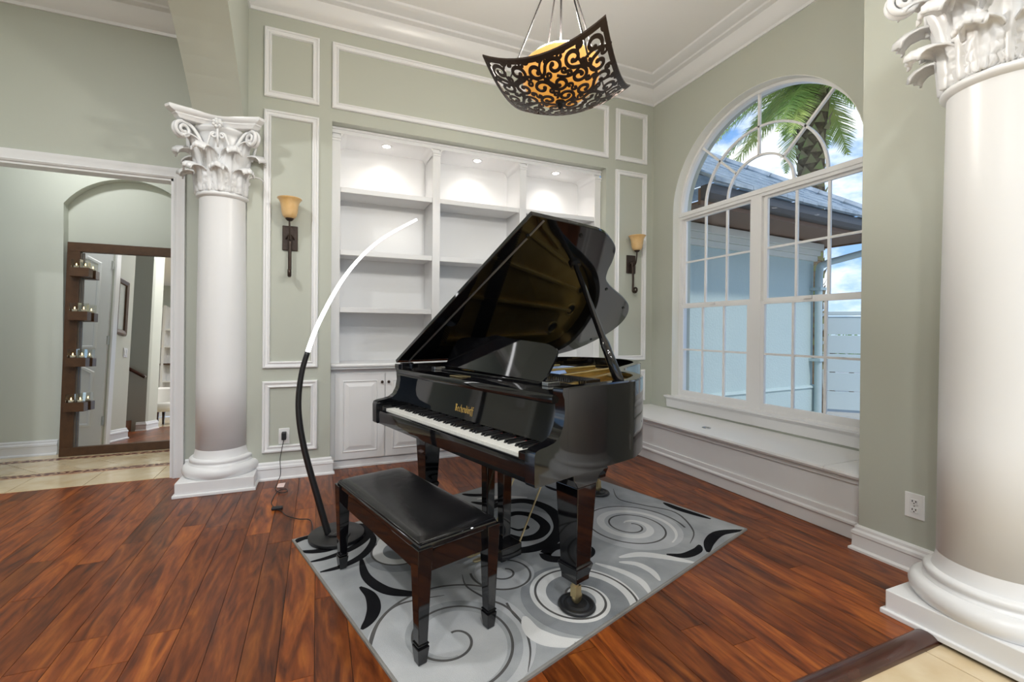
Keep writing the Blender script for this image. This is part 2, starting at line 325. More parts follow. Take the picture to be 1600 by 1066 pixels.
# ------------------------------------------------------------------ mouldings
def crown(name, path, z0, label, prof=None):
    prof = prof or [(0, 0), (.014, 0), (.018, .022), (.045, .035), (.075, .075), (.098, .118), (.102, .132), (.15, .138), (.156, .152), (.215, .164), (.25, .180), (.256, .196), (0, .196)]
    struct(MB().sweep2d(path, prof, up=lambda x, y, h: (x, y, z0+h)).build(name, WHITE, None, autos=30), label, 'crown moulding')
crown('trim_2', [(0, -2.40), (0, 0), (-4.045, 0), (-4.045, -2.9)], ZC, 'white stepped crown moulding of the piano room')
crown('trim_3', [(-4.37, .315), (-6.9, .315)], 3.567, 'white crown moulding above the hall opening')
BB = [(0, 0), (.034, 0), (.034, .012), (.022, .022), (.020, .085), (.026, .092), (.024, .108), (.014, .118), (.013, .132), (.006, .142), (0, .142)]
def base(name, path, label): struct(MB().sweep2d(path, BB, up=lambda x, y, h: (x, y, h)).build(name, WHITE, None, autos=30), label, 'baseboard')
base('baseboard_back', [(BX0+.002, .02), (BX0+.002, 0), (-4.05, 0), (-4.05, .315), (DX1+.09, .315)], 'white stepped baseboard under the outlet panel')
base('baseboard_right', [(-.664, -3.2), (-.664, -2.388), (-.60, -2.388)], 'white stepped baseboard beside the right column')
base('baseboard_hall', [(-5.83, 1.47), (-8.1, 1.47)], 'white baseboard of the hall behind the mirror')
PM = [(0, 0), (0, .016), (.006, .022), (.016, .022), (.02, .014), (.034, .012), (.044, .02), (.05, .018), (.054, .004), (.054, 0)]
def panel(name, x0, x1, z0, z1, label):
    struct(MB().sweep2d([(x0, z0), (x1, z0), (x1, z1), (x0, z1)], PM, closed=True, up=lambda x, z, h: (x, -h, z)).build(name, WHITE, None, autos=25), label, 'wall moulding')
panel('trim_4', -3.932, -3.520, 3.084, 3.640, 'small white moulding frame high on the wall above left sconce')
panel('trim_5', -3.420, -.618, 3.084, 3.640, 'long white moulding frame above the bookcase')
panel('trim_6', -.520, -.099, 3.084, 3.640, 'small white moulding frame high in the corner by window')
panel('trim_7', -3.932, -3.520, .902, 2.980, 'tall white moulding frame around the left sconce')
panel('trim_8', -.520, -.099, .902, 2.980, 'tall white moulding frame around the right sconce')
panel('trim_9', -3.932, -3.520, .220, .796, 'low white moulding frame around the wall outlet')
panel('trim_10', -.520, -.099, .45, .796, 'low white moulding frame in the corner behind the piano')
# doorway casing
CP = [(0, 0), (0, .012), (.012, .022), (.022, .016), (.05, .02), (.066, .028), (.082, .03), (.084, 0)]
struct(MB().sweep2d([(DX1, 0), (DX1, DZ), (DX0, DZ), (DX0, 0)], [(-o, h) for o, h in CP], up=lambda x, z, h: (x, .315-h, z)).build('trim_11', WHITE, None, autos=30), 'white fluted casing around the hall opening', 'door casing')
m_ = MB(); m_.box(DX1-.018, DX1, .315, .43, 0, DZ).box(DX0, DX0+.018, .315, .43, 0, DZ).box(DX0, DX1, .315, .43, DZ-.018, DZ)
struct(m_.build('trim_12', WHITE), 'white jamb lining of the hall opening', 'door jamb')
# ------------------------------------------------------------------ window
def make_window():
    w = .12; wo = struct(thing('window_1', 'arched white window with sash panes and fan light', 'window', (w, WYC, WZB)))
    F = MB(); n = 40; t = .045
    def arc(r, a0=0, a1=pi, k=n): return [(WYC-r*cos(a0+(a1-a0)*i/k), WZS+r*sin(a0+(a1-a0)*i/k)) for i in range(k+1)]
    def arcbar(m, r0, r1, x0, x1, a0=0, a1=pi):
        A = arc(r0, a0, a1); B = arc(r1, a0, a1); k = len(A)
        vs = [(x, *p) for x in (x0, x1) for q in (A, B) for p in q]
        fs = []
        for i in range(k-1): fs += [(i, i+1, k+i+1, k+i), (2*k+i, 3*k+i, 3*k+i+1, 2*k+i+1), (i, 2*k+i, 2*k+i+1, i+1), (k+i, k+i+1, 3*k+i+1, 3*k+i)]
        m.add(vs, fs)
    arcbar(F, WR-.03, WR+.02, w-.03, w+.05); F.box(w-.03, w+.05, WY0-.02, WY0+.035, WZB, WZS).box(w-.03, w+.05, WY1-.035, WY1+.02, WZB, WZS).box(w-.029, w+.049, WY0+.035, WY1-.035, WZB, WZB+.04)
    F.build('frame', WHITE, wo, world=1, autos=40)
    MB().box(w-.035, w+.041, WY0, WY1, 2.414, WZS).box(w-.046, w-.035, WY0, WY1, 2.44, 2.455).build('transom', WHITE, wo, world=1)
    MB().box(w-.035, w+.04, -1.233, -1.132, WZB, 2.414).build('mullion', WHITE, wo, world=1)
    fan = MB(); arcbar(fan, .30, .318, w-.012, w+.012); arcbar(fan, .555, .573, w-.012, w+.012); fan.build('fan_arc', WHITE, wo, world=1, autos=40)
    for a in (R(45), R(90), R(135)):
        ca, sa = -cos(a), sin(a); pts = []
        for rr, s in ((.31, -1), (.31, 1), (WR-.02, 1), (WR-.02, -1)): pts.append((WYC+ca*rr-sa*s*.009, WZS+sa*rr+ca*s*.009))
        MB().prism(pts, 0, w-.012, w+.012).build('fan_spoke', WHITE, wo, world=1)
    for a0, a1, r0, r1 in [(0, pi, 0, .30)]+[(i*pi/4, (i+1)*pi/4, .318, .555) for i in range(4)]+[(i*pi/4, (i+1)*pi/4, .573, WR-.03) for i in range(4)]:
        A = arc(r0, a0, a1, 10) if r0 else [(WYC, WZS)]; B = arc(r1, a0, a1, 10)
        MB().add([(w+.004, *p) for p in A+B[::-1]], [tuple(range(len(A)+len(B)))]).build('fan_pane', GLASS, wo, world=1)
    for side, (ya, yb) in enumerate(((-1.132, WY1-.035), (WY0+.035, -1.233))):
        for zi, (za, zb, xo) in enumerate(((WZB+.04, 1.495, -.018), (1.495, 2.414, .012))):
            s = MB(); x0, x1 = w+xo-.014, w+xo+.014; ft = .03
            s.box(x0, x1, ya, ya+ft, za, zb).box(x0, x1, yb-ft, yb, za, zb).box(x0, x1, ya+ft, yb-ft, za, za+(.028 if zi else .035)).box(x0, x1, ya+ft, yb-ft, zb-(.025 if zi == 0 else .02), zb)
            so = s.build('sash', WHITE, wo, world=1)
            gy0, gy1, gz0, gz1 = ya+ft, yb-ft, za+.03, zb-.022; cols = [gy0+(gy1-gy0)*k/3 for k in range(4)]; rows = [gz0, (gz0+gz1)/2, gz1]
            mu = MB()
            for k in (1, 2): mu.box(x0+.004, x1-.004, cols[k]-.009, cols[k]+.009, gz0, gz1)
            mu.box(x0+.005, x1-.005, gy0, gy1, rows[1]-.009, rows[1]+.009); mo = mu.build('muntin', WHITE, so)
            for k in range(3):
                for j in range(2):
                    MB().add([(w+xo, cols[k], rows[j]), (w+xo, cols[k+1], rows[j]), (w+xo, cols[k+1], rows[j+1]), (w+xo, cols[k], rows[j+1])], [(0, 1, 2, 3)]).build('pane', GLASS, so)
        MB().box(w-.045, w-.03, (ya+yb)/2-.03, (ya+yb)/2+.03, 1.495, 1.515).build('sash_lock', WHITE, wo, world=1)
    # lining of the reveal and stool
    L_ = MB(); arcbar(L_, WR-.005, WR+.001, .0, w-.03); L_.box(0, w, WY0-.001, WY0+.006, WZB, WZS).box(0, w, WY1-.006, WY1+.001, WZB, WZS); L_.build('reveal_lining', mat('reveal_paint', (.78, .79, .74), .5), wo, world=1, autos=40)
    MB().prism([(-.055, .545), (.11, .545), (.11, .42), (-.012, .42), (-.016, .44), (-.022, .50), (-.045, .525), (-.055, .53)], 1, WY0-.20, WY1+.05).build('stool', WHITE, wo, world=1, autos=30)
make_window()
# window seat
def make_seat():
    s = thing('window_seat', 'long white built-in window seat with hinged lid under the arched window', 'window seat', (-.29, -1.19, 0))
    y0, y1 = -2.388, -.002
    MB().box(-.560, -.004, y0, y1, .11, .365).build('box', WHITE, s, world=1)
    f = MB(); f.box(-.572, -.560, y0, y1, .335, .365).box(-.572, -.560, y0, y1, .11, .15).box(-.572, -.560, y0, y0+.06, .15, .335).box(-.572, -.560, y1-.06, y1, .15, .335); f.build('face_frame', WHITE, s, world=1, bevel=.003)
    MB().prism([(-.004, .365), (-.575, .365), (-.595, .372), (-.60, .385), (-.595, .398), (-.58, .402), (-.004, .402)], 1, -2.16, y1).build('lid', WHITE, s, world=1, autos=40)
    MB().prism([(-.004, .365), (-.575, .365), (-.595, .372), (-.60, .385), (-.595, .398), (-.58, .402), (-.004, .402)], 1, y0, -2.163).build('fixed_top', WHITE, s, world=1, autos=40)
    MB().prism([(-.004, 0), (-.556, 0), (-.566, .004), (-.568, .085), (-.580, .092), (-.580, .104), (-.572, .115), (-.004, .115)], 1, y0, y1).build('base_moulding', WHITE, s, world=1, autos=30)
    MB().lathe([(.034, 0), (.036, .004), (.026, .006), (.024, .002)], 24, (-.42, -1.13, .402)).build('finger_pull', CHROME, s, world=1, smooth=1)
make_seat()
# ------------------------------------------------------------------ bookcase, cabinets
BAYS = [(-3.344, -2.521), (-2.448, -1.617), (-1.542, -.714)]; BY = .095; BKY = .43; BCT = 2.93
def make_bookcase():
    b = thing('built_in_bookcase', 'tall white built-in bookcase with three lit bays and empty shelves', 'bookcase', (-2.03, .26, .92))
    MB().box(BX0, BX1, BKY, BKY+.03, .922, 2.97).build('back_panel', WHITE, b, world=1)
    MB().box(BX0, BX1, .10, BKY, BCT, 2.97).build('top_board', WHITE, b, world=1)
    edges = [BX0+.002]+[v for p in BAYS for v in p]+[BX1-.002]
    for i in range(4):
        x0, x1 = edges[2*i], edges[2*i+1]
        MB().box(x0+.004, x1-.004, BY+.012, BKY, .9225, BCT).build('divider', WHITE, b, world=1)
        p = MB().box(x0, x1, BY, BY+.02, .9225, 2.90)
        p.box(x0-.0, x1+.0, BY-.008, BY, .92, .99).prism([(BY+.01, 2.80), (BY-.012, 2.865), (BY-.012, 2.88), (BY+.01, 2.88)], 0, x0, x1) if 0 else None
        p.build('pilaster', WHITE, b, world=1, bevel=.002)
        MB().box(x0-.006, x1+.006, BY-.012, BY+.02, 2.88, 2.90).box(x0-.003, x1+.003, BY-.006, BY+.02, 2.86, 2.88).build('pilaster_cap', WHITE, b, world=1, bevel=.003)
    MB().box(BX0+.002, BX1-.002, BY-.004, BY+.02, 2.925, 2.976).box(BX0+.002, BX1-.002, BY-.016, BY+.02, 2.955, 2.976).build('head_rail', WHITE, b, world=1, bevel=.003)
    for x0, x1 in BAYS:   # clipped corner brackets
        for xa, d in ((x0, 1), (x1, -1)):
            pts = [(xa, BCT)]+[(xa+d*.055*(1-sin(a)), BCT-.055*(1-cos(a))) for a in [R(t) for t in (0, 22, 45, 68, 90)]]
            MB().prism(pts, 1, BY+.002, BKY).build('corner_cove', WHITE, b, world=1, autos=30)
        for z in (2.468, 1.919, 1.414):
            MB().box(x0+.001, x1-.001, BY+.03, BKY, z-.035, z).box(x0+.001, x1-.001, BY+.012, BY+.03, z-.046, z).build('shelf', WHITE, b, world=1, bevel=.004)
    for (x0, x1), nm in zip(BAYS, ('left', 'middle', 'right')):
        cx = (x0+x1)/2; cy = .225
        l = thing('recessed_light', 'round lit downlight in the top of the %s bookcase bay' % nm, 'downlight', (cx, cy, BCT))
        MB().lathe([(.036, -.004), (.05, -.004), (.052, 0), (.036, 0)], 28, (0, 0, 0), cap=False).build('trim_ring', WHITE, l, smooth=1)
        MB().lathe([(.001, -.0025), (.036, -.0025)], 28, (0, 0, 0), cap=False).build('lens', CANMAT, l)
        ld = bpy.data.lights.new('downlight_lamp', 'SPOT'); ld.energy = 11; ld.spot_size = R(140); ld.spot_blend = .9; ld.shadow_soft_size = .035; ld.color = (1, .93, .87)
        lo = bpy.data.objects.new('downlight_lamp', ld); COL.objects.link(lo); lo.parent = l; lo.location = (0, 0, -.012)
make_bookcase()
def make_cabinets():
    t = tag(MB().prism([(.04, .875), (.055, .875), (.06, .885), (.044, .892), (.04, .905), (.046, .918), (.055, .921), (BKY, .921), (BKY, .875)], 0, BX0+.004, BX1-.004).build('worktop', WHITE, None, autos=30), 'continuous white moulded ledge above the base cabinets', 'worktop')
    ys = .10; units = [(BX0+.004, -2.486), (-2.484, -1.581), (-1.579, BX1-.004)]
    for (x0, x1), lab in zip(units, ('white raised-panel base cabinet under the left bookcase bay', 'white raised-panel base cabinet behind the piano keyboard', 'white raised-panel base cabinet behind the piano body')):
        c = thing('base_cabinet', lab, 'cabinet', ((x0+x1)/2, .27, 0))
        MB().box(x0, x1, ys, BKY, .07, .875).build('body', WHITE, c, world=1)
        MB().box(x0, x1, ys-.002, ys+.02, 0, .066).box(x0, x1, ys-.008, ys, 0, .02).build('toe_board', WHITE, c, world=1, bevel=.003)
        mid = (x0+x1)/2
        for k, (a, b) in enumerate(((x0+.036, mid-.004), (mid+.004, x1-.02))):
            D = MB().box(a, b, ys-.018, ys, .078, .832); do = D.build('door', WHITE, c, world=1, bevel=.004)
            g = .075
            MB().sweep2d([(a+g, .078+g), (b-g, .078+g), (b-g, .832-g), (a+g, .832-g)], [(-.012, .002), (-.006, .006), (0, .0), (.004, -.006), (.004, -.012), (-.012, -.012)], closed=True, up=lambda x, z, h: (x, ys-.0185-h, z)).build('door_bead', WHITE, do, autos=30)
            i0, i1, j0, j1 = a+g+.012, b-g-.012, .078+g+.012, .832-g-.012; e = .03
            MB().add([(i0, ys-.0185, j0), (i1, ys-.0185, j0), (i1, ys-.0185, j1), (i0, ys-.0185, j1), (i0+e, ys-.027, j0+e), (i1-e, ys-.027, j0+e), (i1-e, ys-.027, j1-e), (i0+e, ys-.027, j1-e)], [(4, 5, 6, 7), (0, 1, 5, 4), (1, 2, 6, 5), (2, 3, 7, 6), (3, 0, 4, 7)]).build('raised_panel', WHITE, do)
            kx = b-.025 if k == 0 else a+.025
            kn = MB().lathe([(.006, 0), (.005, .010), (.012, .016), (.013, .022), (.008, .027), (.001, .028)], 14); kn.V = [(x+kx, ys-.018-z, y+.752) for x, y, z in kn.V]; kn.build('knob', BRONZE, do, smooth=1)
make_cabinets()
# ------------------------------------------------------------------ columns
def leaf_mesh(m, h, w, out, curl, bell, phi, z0, base_r):
    """acanthus leaf: rises along the bell and curls outward at the tip"""
    nu, nv = 22, 12
    def f(s, t):
        u = (t-.5)*2; lob = .72+.28*abs(sin(s*pi*4.5))
        wid = w*(.55+.50*sin(min(1, s*1.15)*pi*.72))*lob*(1-.62*max(0, s-.62)/.38)
        if s < .74: zz = z0+h*s/.74; rr = bell(zz)+base_r+.012*s
        else:
            a = (s-.74)/.26*curl; rad = out; zz = z0+h+rad*sin(a)*.75; rr = bell(z0+h)+base_r+.009+rad*(1-cos(a))
        rib = .011*cos(u*pi*4)*(1-.3*s)+.014*(1-abs(u))**2
        rr += rib-.010*u*u; x = u*wid*.5
        ang = phi+x/max(.12, bell(min(zz, z0+h)))
        return (rr*cos(ang), rr*sin(ang), zz-(.020*u*u if s > .74 else 0))
    m.grid(f, nu, nv); return m
def make_column():
    c = thing('column', 'white Corinthian column standing beside the hall opening', 'column', (-4.216, .045, 0))
    P = .265
    MB().box(-P+.012, P-.012, -P+.012, P-.012, 0, .105).box(-P-.002, P+.002, -P-.002, P+.002, 0, .022).build('plinth', WHITE, c, bevel=.004)
    pr = [(.20, .105), (.25, .106), (.262, .125), (.266, .148), (.258, .172), (.240, .185), (.222, .188), (.219, .196), (.213, .200), (.212, .207), (.218, .214), (.219, .226), (.210, .236), (.194, .240), (.190, .250), (.184, .27), (.179, .30)]
    MB().lathe(pr, 48).build('base', WHITE, c, autos=50)
    MB().lathe([(.179, .30), (.178, .8), (.174, 1.4), (.168, 1.9), (.164, 2.215), (.166, 2.225)], 48).build('shaft', WHITE, c, smooth=1)
    MB().lathe([(.164, 2.215), (.170, 2.22), (.182, 2.226), (.186, 2.237), (.182, 2.248), (.172, 2.254), (.166, 2.255)], 48).build('astragal', WHITE, c, autos=50)
    def bell(z): t = max(0, min(1, (z-2.25)/.44)); return .160+.02*t+.062*max(0, t-.45)**1.6
    cp = MB().lathe([(bell(2.25+.44*i/12), 2.25+.44*i/12) for i in range(13)]+[(.235, 2.70), (.235, 2.72)], 40).build('capital', WHITE, c, smooth=1)
    for row, (h, w, n, off, z0, br) in enumerate(((.15, .150, 8, 0, 2.252, .010), (.275, .155, 8, pi/8, 2.252, .002))):
        for i in range(n):
            leaf_mesh(MB(), h, w, .054+.010*row, pi*1.05, bell, off+i*2*pi/n, z0, br).build('acanthus_leaf', WHITE, cp, smooth=1, solid=.009)
    # corner volutes and inner helices
    def volute(ang, side, r0, zc, size, turns, rin, rout):
        pts = []; rad = []
        # stalk from the bell then spiral in vertical plane
        d = Vector((cos(ang), sin(ang), 0)); tn = Vector((-sin(ang), cos(ang), 0))*side
        n = 46
        cen = d*rout+Vector((0, 0, zc)); st = d*rin*.9+tn*.055+Vector((0, 0, zc-.13))
        ent = cen+(-d*.3).normalized()*0+Vector((0, 0, size)); 
        pl = (d*.92+tn*-.0).normalized()
        for i in range(10):
            t = i/9; a = st.lerp(ent-pl*.03, t); a.z = st.z+(ent.z-st.z)*sin(t*pi/2); pts.append(a+tn*.012*(1-t)); rad.append(.010+.004*t)
        for i in range(1, n):
            a = i/n*turns*2*pi; rr = size*(1-.80*i/n); pts.append(cen+pl*rr*sin(a)+Vector((0, 0, rr*cos(a)))+tn*(.012+.012*i/n)); rad.append(.014-.004*i/n)
        return pts, rad
    for k in range(4):
        ang = pi/4+k*pi/2
        for side in (-1, 1):
            p, r = volute(ang, side, .2, 2.650, .058, 1.7, .20, .318); MB().tube(p, r, 8).build('volute', WHITE, cp, smooth=1)
        m = MB(); leaf_mesh(m, .34, .12, .05, pi*.95, lambda z: bell(z)+.25*max(0, z-2.42)**1.25, ang, 2.27, .004).build('acanthus_leaf', WHITE, cp, smooth=1, solid=.009)
        ang = k*pi/2; d = Vector((cos(ang), sin(ang), 0)); tn = Vector((-sin(ang), cos(ang), 0))
        for side in (-1, 1):
            pts = []; rad = []
            for i in range(12): t = i/11; q = d*(.205+.022*t)+tn*side*(.085-.035*t)+Vector((0, 0, 2.53+.115*t)); pts.append(q); rad.append(.009)
            for i in range(1, 30): a = i/30*1.35*2*pi; rr = .024*(1-.75*i/30); pts.append(d*(.228+.004*i/30)+tn*side*(.026+.024*0+rr*cos(a))+Vector((0, 0, 2.645+rr*sin(a)))); rad.append(.008)
            MB().tube(pts, rad, 7).build('helix', WHITE, cp, smooth=1)
        fl = MB()   # fleuron on the abacus
        for i in range(7):
            a = 2*pi*i/7; q = d*.262+tn*.024*cos(a)+Vector((0, 0, 2.725+.024*sin(a))); fl.tube([q-d*.015, q, q+d*.010], [.010, .014, .006], 7)
        fl.tube([d*.24+Vector((0, 0, 2.725)), d*.272+Vector((0, 0, 2.725)), d*.282+Vector((0, 0, 2.725))], [.016, .014, .005], 8)
        fl.tube([d*.232+Vector((0, 0, 2.56)), d*.245+Vector((0, 0, 2.64)), d*.250+Vector((0, 0, 2.71))], [.007, .009, .008], 6)
        fl.build('fleuron', WHITE, cp, smooth=1)
    def aba(hh, dep, ch):
        out = []
        for k in range(4):
            a = k*pi/2; ca, sa = cos(a), sin(a)
            for i in range(-8, 9):
                t = i/8; x = hh-dep*(1-t*t); y = t*(hh-ch); out.append((x*ca-y*sa, x*sa+y*ca))
        return out
    ab = MB(); layers = [(.262, 2.722), (.270, 2.728), (.276, 2.742), (.284, 2.747), (.286, 2.756), (.303, 2.764), (.314, 2.776), (.316, 2.790), (.312, 2.797)]
    vs = []; n = 68
    for hh, z in layers: vs += [(x, y, z) for x, y in aba(hh, .062, .035)]
    fs = [(j*n+i, j*n+(i+1) % n, (j+1)*n+(i+1) % n, (j+1)*n+i) for j in range(len(layers)-1) for i in range(n)]+[tuple(range(n))[::-1], tuple(range((len(layers)-1)*n, len(layers)*n))]
    ab.add(vs, fs).build('abacus', WHITE, c, autos=35)
    return c
col0 = make_column()
copy_tree(col0, None, (-.947, -3.03, -.0), 0, 'white Corinthian column on the right where wood meets tile')
# ------------------------------------------------------------------ rug
RU = Vector((cos(R(17.3)), sin(R(17.3)), 0)); RV = Vector((sin(R(17.3)), -cos(R(17.3)), 0)); RL = Vector((-3.6474, -1.1805, 0)); RW, RH = 2.242, 1.551
def make_rug():
    zr = .012
    r = thing('area_rug', 'grey rug with carved black and white swirls under the piano', 'rug', tuple(RL+RU*RW/2+RV*RH/2), R(17.3))
    MB().box(-RW/2, RW/2, -RH/2, RH/2, .001, zr).build('pile', RUG_G, r, bevel=.004)
    MB().sweep2d([(-RW/2, -RH/2), (RW/2, -RH/2), (RW/2, RH/2), (-RW/2, RH/2)], [(-.004, 0), (-.004, .010), (.0, .0128), (.006, .0124), (.006, 0)], closed=True, up=lambda x, y, h: (x, y, h)).build('binding', rugmat('rug_binding', (.24, .23, .21), (.32, .31, .29)), r)
    ctr = RL+RU*RW/2+RV*RH/2
    def loc(px):   # crop pixels of the rug detail -> rug plane
        p = flo(440+px[0]/2.162, 690+px[1]/2.162, zr)-ctr; return Vector((p.dot(RU), -p.dot(RV), 0))
    lay = [0]
    def ribbon(name, pxs, w, m, taper='both', loc_in=False):
        P = spline([loc(p) if not loc_in else Vector((*p, 0)) for p in pxs], 7); n = len(P); vs = []; lay[0] += 1; h = zr+.0006+.00003*lay[0]
        for i in range(n):
            t = i/(n-1); T = (P[min(i+1, n-1)]-P[max(i-1, 0)]).normalized(); N = Vector((-T.y, T.x, 0))
            k = {'both': sin(pi*max(.02, min(.98, t)))**.6, 'end': max(.03, 1-t)**.5, 'start': max(.03, t)**.5, 'none': 1, 'blunt': sin(pi*max(.03, min(.97, t)))**.18}[taper]
            a = P[i]+N*w*.5*k; b = P[i]-N*w*.5*k
            lim = lambda q: Vector((max(-RW/2+.006, min(RW/2-.006, q.x)), max(-RH/2+.006, min(RH/2-.006, q.y)), 0))
            a = lim(a); b = lim(b); vs += [(a.x, a.y, zr-.003), (a.x, a.y, h), (b.x, b.y, h), (b.x, b.y, zr-.003)]
        fs = [(4*i+j, 4*i+j+1, 4*i+j+5, 4*i+j+4) for i in range(n-1) for j in range(3)]
        MB().add(vs, fs).build(name, m, r)
    def spiral(cx, r0, r1, a0, turns, flip=1, sq=1., n=40):
        flip = -flip
        c = loc(cx); return [(c.x+(r0+(r1-r0)*i/n)*cos(a0+flip*turns*2*pi*i/n), c.y+(r0+(r1-r0)*i/n)*sq*sin(a0+flip*turns*2*pi*i/n)) for i in range(n+1)]
    # shaded fields
    for cx, rad, m in (((575, 665), .33, RUG_L), ((410, 372), .20, RUG_D), ((1180, 285), .30, RUG_L), ((1000, 525), .26, RUG_D), ((805, 285), .26, RUG_L), ((752, 440), .15, RUG_L)):
        q = loc(cx); pts = [(max(-RW/2+.006, min(RW/2-.006, q.x+rad*cos(2*pi*i/48))), max(-RH/2+.006, min(RH/2-.006, q.y+rad*sin(2*pi*i/48)))) for i in range(48)]; lay[0] += 1
        MB().prism(pts, 2, zr-.003, zr+.0006+.00003*lay[0]).build('swirl_field', m, r)
    for cx, rr, a0, tn, fl, w, m in (((575, 665), (.10, .31), R(250), 1.15, 1, .07, RUG_G), ((1180, 285), (.05, .27), R(90), 1.5, 1, .05, RUG_W), ((1000, 525), (.05, .30), R(100), 1.75, 1, .075, RUG_W), ((410, 372), (.05, .20), R(60), 1.3, 1, .06, RUG_W)):
        ribbon('swirl', spiral(cx, rr[0], rr[1], a0, tn, fl), w, m, 'both', True)
    for cx, rr, a0, tn, fl in (((575, 665), (.03, .37), R(60), 2.1, 1), ((1180, 285), (.03, .33), R(30), 2.2, 1), ((1000, 525), (.04, .33), R(150), 2.0, 1), ((752, 440), (.025, .17), R(40), 1.7, 1), ((410, 372), (.03, .25), R(150), 1.6, 1)):
        ribbon('carved_line', spiral(cx, rr[0], rr[1], a0, tn, fl, n=60), .011, RUG_LINE, 'none', True)
    ribbon('carved_line', [(610, 450), (625, 490), (690, 530), (760, 560), (815, 620), (840, 700), (832, 780)], .012, RUG_LINE)
    ribbon('carved_line', [(300, 700), (330, 610), (400, 550), (550, 520)], .012, RUG_LINE)
    ribbon('carved_line', [(1120, 160), (1140, 195), (1220, 215), (1330, 240), (1390, 300), (1380, 345)], .012, RUG_LINE)
    # black centre spiral
    ribbon('black_swirl', [(690, 230), (750, 208), (830, 202), (905, 230), (940, 285), (915, 335), (850, 362), (770, 372)], .080, RUG_K, 'blunt')
    ribbon('black_swirl', [(740, 262), (790, 243), (850, 252), (890, 285), (868, 318), (810, 330), (768, 318)], .066, RUG_K, 'blunt')
    ribbon('black_swirl', [(770, 290), (800, 300), (830, 292), (826, 282)], .028, RUG_K)
    ribbon('black_ring', [(890, 380), (920, 358), (985, 352), (1036, 362), (1030, 385), (970, 398), (905, 396), (888, 378)], .062, RUG_K, 'none')
    # black crescents
    for w, pts in ((.055, [(268, 392), (285, 455), (345, 500), (420, 514), (490, 515)]), (.06, [(265, 492), (300, 520), (312, 560), (300, 600), (270, 636)]), (.05, [(40, 345), (80, 325), (150, 322)]),
                   (.045, [(60, 372), (110, 372), (170, 362), (250, 330)]), (.045, [(95, 408), (160, 392), (240, 360), (290, 320), (280, 285), (250, 280)]), (.045, [(130, 442), (210, 420), (280, 380), (310, 330), (285, 290)]),
                   (.06, [(1440, 375), (1445, 340), (1480, 310), (1562, 300)]), (.05, [(1300, 382), (1360, 386), (1405, 368), (1412, 350)]), (.055, [(1290, 207), (1340, 228), (1450, 262)]),
                   (.05, [(610, 178), (650, 182), (720, 180)]), (.04, [(890, 150), (930, 165), (990, 170)]), (.05, [(640, 205), (690, 210), (740, 195)])):
        ribbon('black_crescent', pts, w, RUG_K)
    for w, pts in ((.075, [(820, 592), (845, 640), (900, 672), (1000, 688)]), (.05, [(1140, 392), (1210, 382), (1300, 392), (1402, 412)]), (.042, [(1140, 408), (1200, 415), (1250, 440), (1278, 472)]), (.042, [(1060, 412), (1150, 440), (1215, 475), (1248, 520)]),
                   (.06, [(330, 360), (345, 335), (400, 300), (330, 290)]), (.045, [(660, 195), (740, 188), (830, 190)]), (.05, [(640, 380), (690, 380), (740, 392)])):
        ribbon('white_crescent', pts, w, RUG_W)
make_rug()
ZR = .0150
# ------------------------------------------------------------------ grand piano
TH = R(17.0); PO = Vector((-3.12357, -1.17770, 0)); PROT = atan2(-cos(TH), sin(TH))
LIDPB = [(1.456, .121), (1.459, .35), (1.458, .567), (1.440, .665), (1.369, .822), (1.27, .92), (1.171, .990), (1.082, 1.085), (.996, 1.27), (.913, 1.485), (.822, 1.666), (.669, 1.825), (.483, 1.903), (.279, 1.879), (.12, 1.79), (.03, 1.64), (0, 1.45), (0, .8), (0, .121)]
AL, AR = -.105, 1.345
def rim_outline(inset=0.):
    body = spline([(p-.112, b-.012, 0) for p, b in LIDPB[1:17]], 5)
    pts = [Vector((AR, .14, 0)), Vector((AR, .25, 0))]+body+[Vector((AL, .6, 0)), Vector((AL, .14, 0))]
    for p in pts: p.x = max(AL, min(AR, p.x))
    if inset:
        out = []
        for i, p in enumerate(pts):
            a = pts[max(i-1, 0)]; b = pts[min(i+1, len(pts)-1)]; d = (b-a); d = d.normalized() if d.length > 1e-9 else Vector((0, 1, 0)); out.append(p+Vector((-d.y, d.x, 0))*inset)
        return out
    return pts
